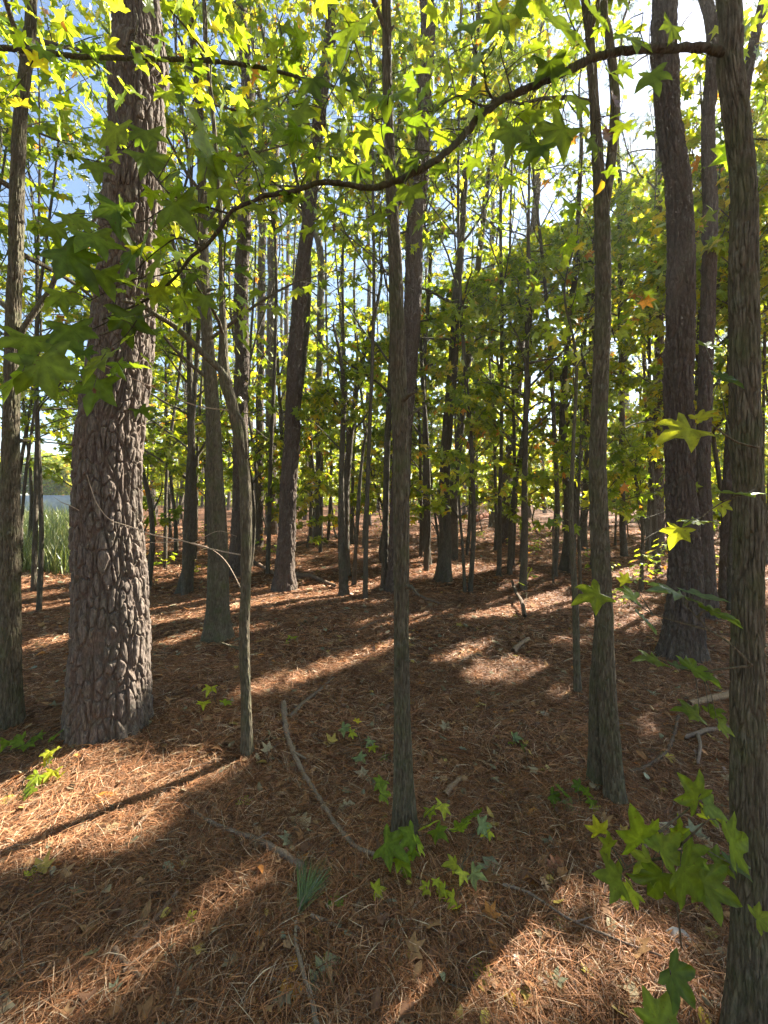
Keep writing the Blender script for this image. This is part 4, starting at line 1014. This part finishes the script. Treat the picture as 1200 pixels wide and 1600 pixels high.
stick("curved dark branch lying right of the fused trunks", [(984,1206),(1010,1198),(1040,1176),(1052,1152),(1060,1120)], 7, 5, (.6,.55,.5))
stick("short broken pale stick on the slope in the sun", [(802,1018),(812,1008),(826,998)], 10, 7, (1.3,1.15,1.0), lift=.04)
stick("dark crooked stub of dead wood on the sunlit slope", [(760,1030),(745,1024),(730,1028),(716,1040)], 6, 4, (.6,.5,.45), lift=.03)
stick("chip of pale bark on shaded straw right of the central stem", [(696,1242),(706,1230),(722,1214)], 12, 8, (1.2,1.05,.9))
stick("fallen limb lying right of the dark leaning pine's foot", [(460,898),(485,900),(505,908),(524,915)], 9, 5, (.8,.7,.65), lift=.05)
stick("fallen limb lying left of the dark leaning pine's foot", [(380,872),(400,880),(425,894),(434,898)], 7, 5, (.8,.7,.65), lift=.05)
stick("thin branch on the ground right of the central pine's foot", [(646,926),(668,936),(690,944)], 5, 3, (.8,.7,.65), lift=.04)
stick("long twig lying below the leaning dark trunk on the slope", [(560,985),(590,970),(640,955)], 4, 2, (1,.9,.8), lift=.03)
stick("dark forked dead twig standing in straw in the middle distance", [(820,962),(815,940),(806,925),(800,908)], 7, 4, (.5,.45,.4), lift=.15)
stick("weathered stick on the straw just below the big pine", [(215,1290),(240,1262),(258,1235)], 7, 5, (1.2,1.1,1.0))
stick("stick lying right of the big pine's sunlit foot", [(262,1212),(300,1200),(330,1190)], 6, 3, (.8,.7,.65))
stick("fallen rotten log far back right of centre", [(742,812),(755,806),(772,804)], 9, 8, (1.2,.6,.45), lift=.25, name="fallen_log", cat="log")

def sprig():
    b = gpt(464, 1432, .03); root = empty("pine_sprig", b); tag(root, "green pine needle sprig lying on the straw near bottom centre", "pine sprig")
    T = Tubes(); e = gpt(478, 1395, .06); T.add([b, (b + e) / 2 + V(0, 0, .01), e], [.003, .0025, .002], 6); T.build("stem", M_stick, root, b)
    L = Leaves(); v = np.array([(0, -.006, 0), (0, .006, 0), (.5, .007, .02), (.5, -.007, .02), (1, 0, 0)]); f = np.array([(0, 1, 2), (0, 2, 3), (3, 2, 4)])
    k = 150; t = RS.rand(k)[:, None]; p0 = b + (e - b) * t
    tips = np.array([gpt(x, y, h) for x, y, h in zip(RS.uniform(466, 528, k), RS.uniform(1322, 1352, k), RS.uniform(.03, .14, k))])
    tips[:, 1] -= RS.uniform(0, .10, k); d = tips - p0
    L.add((v, f), p0, d, RS.normal(0, .4, (k, 3)) + V(0, 0, 1), np.linalg.norm(d, axis=1), np.array([(.085, .125, .018)]) * RS.uniform(.7, 1.6, (k, 1)), RS.uniform(-2, 2, k))
    L.build("needles", M_needle, root, b)
sprig()

# ---------------------------------------------------------------- the woods behind: saplings (each its own) and copies of a few tree forms
used = [(o.location.x, o.location.y) for o in bpy.data.objects if o.type == 'EMPTY' and o.parent is None]
def free(x, y, d):
    return all((x - a) ** 2 + (y - b) ** 2 > d * d for a, b in used)
def opening(x, y): return x / y < -.70 and y > 6
def clearline(x, y):  # keep the view open between the main trunks
    return y < 7 and abs(x / y) < .9
cnt = 0; tries = 0
while cnt < 78 and tries < 4000:
    tries += 1
    y = random.uniform(6.5, 17); x = random.uniform(-.70, 1.05) * y
    if not free(x, y, .8) or opening(x, y): continue
    used.append((x, y)); cnt += 1
    px = 600 + F * x / y; gy_ = float(ground(x, y)); py = HOR + F * (EYE - gy_) / y
    ht = random.uniform(3.0, 9.5) if cnt % 3 else random.uniform(2, 3.6); w0 = random.uniform(3.5, 8) * 10 / y * (ht / 6) ** .5
    lean = random.gauss(0, 12)
    pts = [(px, py, w0 * 1.3), (px + lean * .2, py - .12 * ht * F / y, w0), (px + lean * .5 + random.gauss(0, 5), py - .4 * ht * F / y, w0 * .8), (px + lean + random.gauss(0, 6), py - .75 * ht * F / y, w0 * .5), (px + lean * 1.2, py - .98 * ht * F / y, w0 * .2)]
    low = random.uniform(.15, .35) * ht
    make_tree("understory_sapling", "slender leafy understory sapling among the pines in the middle distance", "sapling", y, pts, 'gum', ht, 8, .12,
      grp="leafy saplings among the pines", foliage=fol(gy_ + low, gy_ + ht * .97, int(6 + ht * 2.6), 1.2 + .08 * ht, .6, .085 + .005 * y, (5, 11), warm=random.choice((0, .05, .2))), mat=M_gumfar, flare=.1)

# taller leafy trees on the sun side whose crowns dapple the floor, and the leafy edge of the clearing
CAN = [(2.6,8.6,9,'c'),(4.6,9.2,11,'c'),(6.6,10.4,12,'c'),(8.2,12.8,13,'c'),(6.4,7.4,8,'c'),(9.2,9.6,10,'c'),
 (-2.4,8.6,15,'h'),(-.9,9.9,16,'h'),(.9,8.9,14,'h'),(-3.6,11.4,17,'h'),(2.2,11.0,17,'h'),(-1.9,14.2,18,'h'),(.4,13.0,18,'h'),(-.3,6.6,11,'h'),(-3.3,6.9,12,'h'),(-1.7,7.3,13,'h'),(1.5,7.2,13,'h'),(2.9,9.4,15,'h'),(-4.9,9.3,15,'h'),(3.9,12.6,17,'h'),(-2.9,12.9,17,'h'),(-5.9,12.4,16,'h'),(1.1,11.6,17,'h'),(3.4,8.3,12,'h'),(5.4,10.6,15,'h'),(-.6,12.4,18,'h'),
 (7.5,8.3,11,'c'),(9.0,9.8,12,'c'),(8.2,11.0,13,'c'),(10.4,10.2,13,'c'),(6.2,8.9,10,'c'),(11.6,11.8,14,'c'),(5.6,6.9,8.5,'c'),(9.6,7.8,11,'c'),(12.5,9.6,13,'c'),(13.0,13.4,15,'c'),(4.9,5.9,8,'c'),(7.4,5.8,9,'c'),(14.5,11.4,14,'c'),(11.0,8.6,12,'c'),
 (-5.9,7.0,10,'l'),(-7.5,8.6,11,'l'),(-9.4,11.0,12,'l'),(-4.9,5.9,9,'l'),
 (-5.3,5.4,8,'l'),(-6.6,6.6,9,'l'),(-4.3,7.6,9,'l'),(-8.2,9.2,10,'l'),(-6.4,10.8,11,'l'),(-3.0,9.4,9,'l'),(-1.2,11.2,11,'l'),(-4.6,13.0,12,'l')]
for i, (x, y, ht, cl) in enumerate(CAN):
    used.append((x, y)); px = 600 + F * x / y; gy_ = float(ground(x, y)); py = HOR + F * (EYE - gy_) / y; w0 = random.uniform(.07, .11) * F / y
    pts = [(px, py, w0 * 1.2), (px + 4, py - .15 * ht * F / y, w0), (px + random.gauss(0, 20), py - .45 * ht * F / y, w0 * .75), (px + random.gauss(0, 30), py - .8 * ht * F / y, w0 * .4), (px, py - .98 * ht * F / y, w0 * .15)]
    make_tree("canopy_hardwood", "leafy hardwood whose spreading crown shades the floor", "tree", y, pts, 'gum', ht, 12, .1, grp="spreading hardwoods over the shaded floor",
      foliage=fol(gy_ + (ht * .5 if cl == 'c' else (ht * .46 if cl == 'h' else 2.3)), gy_ + ht, int(ht * (1.5 if y > 10.9 else 2.1)), 2.6, 1.1, .13 if cl == 'c' else .11, (5, 10), warm=random.choice((.05, .15, .25))), mat=M_gumfar, flare=.1)

# little seedlings on the slope, copies of three forms
def seed_proto(k):
    root = empty("low_seedling", (0, 0, 0)); T = Tubes(); L = Leaves(); h = (.22, .38, .6)[k]
    for st in range((3, 2, 1)[k]):
        a = random.uniform(0, 6.28); tip = V(math.cos(a) * .14, math.sin(a) * .14, h); c = catmull(np.array([V(0, 0, -.03), V(tip[0] * .3, tip[1] * .3, h * .5), tip]), .03)
        T.add(c, np.linspace(.004, .0015, len(c)), 5)
        for j in range((5, 8, 14)[k]):
            q = c[min(len(c) - 1, int(len(c) * (.4 + .6 * j / (5, 8, 14)[k])))]; b = random.uniform(0, 6.28)
            p = q + V(math.cos(b), math.sin(b), random.uniform(-.1, .4)) * random.uniform(.04, .11)
            T.add([q, p], [.0012, .0008], 3); L.add(random.choice(STARS), p, V(math.cos(b), math.sin(b), -.35), V(random.gauss(0, .3), -.2, 1), random.uniform(.045, .08), leafcol(1, .1), random.uniform(.4, 1.8))
    T.build("stem", M_gum, root); L.build("foliage", M_leaf, root, smooth=False); return root
SP = [seed_proto(k) for k in range(3)]; spot = []
for (a0, a1, b0, b1, n) in ((960, 1130, 862, 960, 13), (830, 960, 850, 900, 6), (200, 330, 835, 905, 9), (700, 880, 822, 870, 8), (470, 660, 822, 850, 6), (330, 460, 830, 870, 5)):
    for _ in range(n): spot.append((random.uniform(a0, a1), random.uniform(b0, b1)))
for i, (px, py) in enumerate(spot):
    p = gpt(px, py); r = SP[i] if i < 3 else SP[i % 3].copy()
    if i >= 3:
        COL.objects.link(r)
        for ch in SP[i % 3].children: c = ch.copy(); COL.objects.link(c); c.parent = r
    r.location = (p[0], p[1], float(ground(p[0], p[1]))); r.rotation_euler = (0, 0, random.uniform(0, 6.28)); sc_ = random.uniform(.8, 1.5); r.scale = (sc_,) * 3
    tag(r, "low leafy seedling", "plant", "small seedlings on the slope")

def proto(kind, k):
    root = empty("forest_pine" if kind == 'pine' else "forest_hardwood", (0, 0, 0)); T = Tubes()
    if kind == 'pine':
        h = 20; r0 = random.uniform(.11, .17); zs = np.linspace(-.3, h, 14)
        c = np.stack([np.cumsum(RS.normal(0, .07, 14)), np.cumsum(RS.normal(0, .07, 14)), zs], 1); r = np.linspace(r0, .02, 14)
        T.add(c, r, 9); cc = catmull(np.column_stack([c, r]), .3)
        B = pinecrown(T, cc[:, :3], cc[:, 3], 10 + k, h, 20, 2.8, 1, .30, 16, False); mt, ml = M_pinefar, M_needle
    else:
        h = (13, 10, 15, 7.5)[k]; r0 = (.075, .055, .10, .04)[k]; zs = np.linspace(-.3, h, 14)
        c = np.stack([np.cumsum(RS.normal(0, .10, 14)), np.cumsum(RS.normal(0, .10, 14)), zs], 1); r = np.linspace(r0, .012, 14)
        T.add(c, r, 7); cc = catmull(np.column_stack([c, r]), .3); Lf = []
        grow(T, Lf, cc[:, :3], cc[:, 3], (2.2, 1.2, 3.5, .6)[k], h, (15, 16, 16, 12)[k], 2.4, 1.2, .20, (3.5, 6), warm=(.15, .4, .2, .3)[k], twigs=False, cullw=False)
        B = emit(Lf, STAR, cull=False); print('proto leaves', B.n // 11); mt, ml = M_gumfar, M_leaf
    T.build("trunk", mt, root); B.build("crown", ml, root)
    return root, B, (len(TUFT[0]) if kind == 'pine' else len(STAR[0])), ml
LAB = {'pine': ("straight pine trunk standing far back in the woods", "pines far back in the woods"), 'gum': ("leafy hardwood standing far back in the woods", "leafy hardwoods far back in the woods")}
protos = [('pine', proto('pine', k)) for k in range(3)] + [('gum', proto('gum', k)) for k in range(4)]
def own_crown(B, k, ml, r, x, y, rz, s):
    v = np.vstack(B.v); t = np.vstack(B.t); f = np.vstack(B.f); z0 = float(ground(x, y)); n = len(v) // k
    c, sn = math.cos(rz), math.sin(rz)
    w = np.stack([(v[:, 0] * c - v[:, 1] * sn) * s + x, (v[:, 0] * sn + v[:, 1] * c) * s + y, v[:, 2] * s + z0], 1)
    kp = keep(w.reshape(n, k, 3)[:, 1]); kv = np.repeat(kp, k); new = np.cumsum(kv) - 1
    ff = f[kv[f[:, 0]]]; mesh("crown", v[kv], [new[ff]], ml, r, t[kv])
def place(pr, kind, x, y, rz, s, first):
    root = pr[0]
    own = (y < 40) and not first
    r = root if first else root.copy()
    if not first:
        COL.objects.link(r)
        for ch in root.children:
            if own and ch.name.startswith("crown"): own_crown(pr[1], pr[2], pr[3], r, x, y, rz, s); continue
            c = ch.copy(); COL.objects.link(c); c.parent = r
    r.location = (x, y, float(ground(x, y))); r.rotation_euler = (0, 0, rz); r.scale = (s, s, s)
    tag(r, LAB[kind][0], "tree", LAB[kind][1])
seen = set(); cnt = 0; tries = 0
while cnt < 165 and tries < 6000:
    tries += 1
    y = 12 + 36 * random.random() ** .8; x = random.uniform(-.70, 1.08) * y
    if not free(x, y, 1.0) or opening(x, y): continue
    k = random.choice((0, 1, 2, 0, 1, 2, 3, 4, 5, 6, 3, 4, 6)); used.append((x, y)); cnt += 1
    place(protos[k][1], protos[k][0], x, y, random.uniform(0, 6.28), random.uniform(.8, 1.15), (k not in seen) and y > 40)
    if y > 40: seen.add(k)

for k in range(7):      # any form not yet standing
    if k not in seen: place(protos[k][1], protos[k][0], 14 + 3 * k, 44, 0, 1, True)
# the wood goes on behind and beside the camera
n = 0
while n < 34:
    y = random.uniform(-22, 5); x = random.uniform(-16, 20)
    if (x < -2 and y > -5) or math.hypot(x, y) < 3.5 or (y > 0 and x / max(y, .1) < 1.3) or not free(x, y, 1.5): continue
    k = random.choice((3, 4, 5, 0, 1)); used.append((x, y)); n += 1
    place(protos[k][1], protos[k][0], x, y, random.uniform(0, 6.28), random.uniform(.85, 1.1), False)
n = 0
while n < 12:
    y = random.uniform(-9, 3.2); x = random.uniform(-13, -2.6)
    if (y > 0 and x / y > -1.35) or not free(x, y, 1.3): continue
    k = random.choice((3, 4, 5)); used.append((x, y)); n += 1
    place(protos[k][1], protos[k][0], x, y, random.uniform(0, 6.28), random.uniform(.85, 1.1), False)
# far wood edge, one leafy mass that closes the view
def far_mass():
    L = Leaves(); k = 20000
    y = RS.uniform(44, 62, k); x = RS.uniform(-.62, 1.1, k) * y
    top = 5 + 6 * vnoise(x * .12, y * .12, 91); z = ground(x, y) + top * RS.rand(k) ** 1.25
    q = np.stack([x, y, z], 1)
    L.add(STAR, q, RS.normal(0, 1, (k, 3)), RS.normal(0, .7, (k, 3)) + V(0, 0, .8), RS.uniform(.3, .55, k), leafcol(k, .12), 1.0)
    o = L.build("distant_woods", M_leaf); tag(o, "bright leafy mass of the far off wood behind all trunks", "woods", kind="stuff")
far_mass()
# tree line beyond the clearing on the left
def clearing():
    cols = [(0, .0), (1, .1), (2, .5), (3, .15), (4, .0)]
    spots = [(-56, 60, 6.5, "rounded dark green tree at the left end of the tree line beyond the clearing"), (-50, 62, 7.5, "yellow green tree beyond the clearing, beside the orange one"), (-46, 60, 6.8, "orange tinted tree beyond the clearing next to the big pine"), (-62, 64, 8, "tall green tree beyond the clearing at the photo's left edge"), (-43, 66, 8, "green tree beyond the clearing partly behind the big pine")]
    for (x, y, h, lab), (i, w) in zip(spots, cols):
        z0 = float(ground(x, y)); root = empty("tree_beyond_clearing", (x, y, z0)); tag(root, lab, "tree", "trees beyond the clearing")
        T = Tubes(); T.add([(x, y, z0 - .2), (x + .2, y, z0 + h * .5), (x, y, z0 + h * .9)], [.25, .15, .03], 8); T.build("trunk", M_gumfar, root, (x, y, z0))
        k = 4500; u = nrm(RS.normal(0, 1, (k, 3))) * (RS.rand(k, 1) ** .4)
        lump = 1 + .35 * (vnoise(u[:, 0] * 3 + i * 7, u[:, 2] * 3, 95) - .5)
        q = V(x, y, z0 + h * .52) + u * V(4.2, 3, h * .52) * lump[:, None]
        L = Leaves(); L.add(STAR, q, RS.normal(0, 1, (k, 3)), RS.normal(0, .6, (k, 3)) + V(0, 0, 1), RS.uniform(.25, .42, k), leafcol(k, w * 1.2, .1), 1.0)
        L.build("crown", M_leaf, root, (x, y, z0))
    # grass
    k = 26000; y = RS.uniform(8.2, 60, k) ** 1.0; y = 8.2 + (y - 8.2) ** 1.6 / 52 ** .6; x = y * RS.uniform(-1.15, -.62, k)
    ok = meadow(x, y) > .4; x, y = x[ok], y[ok]; k = len(x)
    h = RS.uniform(.15, .85, k) * (1 + (vnoise(x * .7, y * .7, 97) > .6) * .6)
    a = RS.uniform(0, 6.28, k); lean = RS.normal(0, .22, (k, 2)); w = .004 + .0009 * y
    vs = []
    for t in (0, .5, 1):
        cx = x + lean[:, 0] * h * t * t * 1.4; cy = y + lean[:, 1] * h * t * t; cz = ground(x, y) + h * t * (1 - .12 * t)
        ww = w * (1 - t * .9)
        vs += [np.stack([cx - np.cos(a) * ww, cy - np.sin(a) * ww, cz], 1), np.stack([cx + np.cos(a) * ww, cy + np.sin(a) * ww, cz], 1)]
    v = np.stack(vs, 1).reshape(-1, 3); b = (np.arange(k) * 6)[:, None]
    f = np.concatenate([b + np.array([[0, 1, 3, 2]]), b + np.array([[2, 3, 5, 4]])], 0)
    pal = np.array([(.13, .19, .04), (.20, .25, .06), (.30, .32, .12), (.42, .40, .20)])
    c = pal[RS.choice(4, k, p=[.28, .30, .22, .20])] * RS.uniform(.65, 1.2, (k, 1))
    o = mesh("meadow_grass", v, [f], M_grass, None, np.repeat(c, 6, 0), False); tag(o, "tall green grass filling the sunny clearing at left", "grass", kind="stuff")
    # low pale barrier across the clearing
    m, nt, out = newmat("pale concrete"); p = N(nt, "ShaderNodeBsdfPrincipled", i_Roughness=.8); tc = N(nt, "ShaderNodeTexCoord"); nz = N(nt, "ShaderNodeTexNoise", i_Scale=3.0, i_Detail=6.0)
    nt.links.new(tc.outputs["Object"], nz.inputs["Vector"]); nt.links.new(ramp(nt, nz.outputs[0], [(.3, (.36, .37, .38)), (.7, (.52, .53, .54))]), p.inputs["Base Color"]); nt.links.new(p.outputs[0], out.inputs[0])
    x0, x1, yy = -36, -17, 27; prof = [(-.35, -.3), (-.33, .0), (-.16, .55), (-.12, .95), (.12, .95), (.16, .55), (.33, 0), (.35, -.3)]
    z0 = float(ground(-22, yy)) + .42; vs = []
    for xx in np.linspace(x0, x1, 24): vs += [(xx, yy + a_, z0 + b_) for a_, b_ in prof]
    k = len(prof); f = [(i * k + j, i * k + j + 1, (i + 1) * k + j + 1, (i + 1) * k + j) for i in range(23) for j in range(k - 1)]
    o = mesh("concrete_barrier", np.array(vs), [np.array(f)], m, None, None, False, (x0, yy, z0)); tag(o, "low pale grey barrier running behind the tall grass of the clearing", "barrier")
clearing()

# ---------------------------------------------------------------- labels that tell the many trees apart
REF = [(14, "left edge trunk"), (172, "big scaly pine"), (298, "greenish sunlit footed trunk"), (340, "leaning grey trunk"), (385, "forked sapling"), (447, "dark leaning pine"), (536, "double stemmed sapling"),
 (575, "thin dark trunk"), (634, "nearest central stem"), (694, "dark right leaning trunk"), (744, "fallen rotten log"), (792, "pale leaning trunk"), (886, "crooked knobbly trunk"), (945, "twin stemmed tree"),
 (1010, "dim half hidden pine"), (1064, "big shaded pine"), (1108, "narrower right pine"), (1168, "nearest right trunk")]
WHAT = {"small seedlings on the slope": "low leafy seedling", "leafy saplings among the pines": "leafy sapling", "spreading hardwoods over the shaded floor": "spreading leafy hardwood",
 "pines far back in the woods": "straight pine", "leafy hardwoods far back in the woods": "leafy hardwood"}
buck = {}; ORD = ['', 'second', 'third', 'fourth', 'fifth', 'sixth', 'seventh', 'eighth', 'ninth', 'tenth', 'eleventh', 'twelfth']
for o in bpy.data.objects:
    if o.parent or o.get("group") not in WHAT: continue
    x, y = o.location.x, o.location.y; w = WHAT[o["group"]]
    if y < 1 or abs(x / y) > .97: o["label"] = w + " standing outside the view, shading the floor"; continue
    px = 600 + F * x / y; rx, rn = min(REF, key=lambda r: abs(r[0] - px)); d = abs(rx - px)
    side = ("just " if d < 14 else "") + ("left" if px < rx else "right")
    dep = "in the middle distance" if y < 17 else ("farther back" if y < 30 else "far back")
    buck.setdefault((w, dep, side, rn), []).append((y, o))
for (w, dep, side, rn), L_ in buck.items():
    L_.sort(key=lambda t: t[0]); n = len(L_)
    for i, (y, o) in enumerate(L_):
        rk = "" if n == 1 else ("nearer " if n == 2 and i == 0 else "farther " if n == 2 else "nearest " if i == 0 else "farthest " if i == n - 1 else f"{ORD[i]} nearest ")
        o["label"] = f"{rk}{w} {dep}, {side} of the {rn}"

# ---------------------------------------------------------------- the thin haze of the wood
m, nt, out = newmat("air"); pv = N(nt, "ShaderNodeVolumePrincipled"); pv.inputs["Density"].default_value = 0.0012; pv.inputs["Color"].default_value = (.93, .95, .92, 1); pv.inputs["Anisotropy"].default_value = .45
nt.links.new(pv.outputs[0], out.inputs["Volume"])
hx0, hx1, hy0, hy1, hz0, hz1 = -270, 270, -90, 370, -1.3, 27
hv = np.array([(x, y, z) for z in (hz0, hz1) for x, y in ((hx0, hy0), (hx1, hy0), (hx1, hy1), (hx0, hy1))])
o = mesh("haze", hv, [np.array([(3, 2, 1, 0), (4, 5, 6, 7), (0, 1, 5, 4), (1, 2, 6, 5), (2, 3, 7, 6), (3, 0, 4, 7)])], m, None, None, False)
tag(o, "thin sunlit haze filling the wood between the trunks", "haze", kind="stuff")

print('TOTAL faces', sum(len(o.data.polygons) for o in bpy.data.objects if o.type=='MESH'))
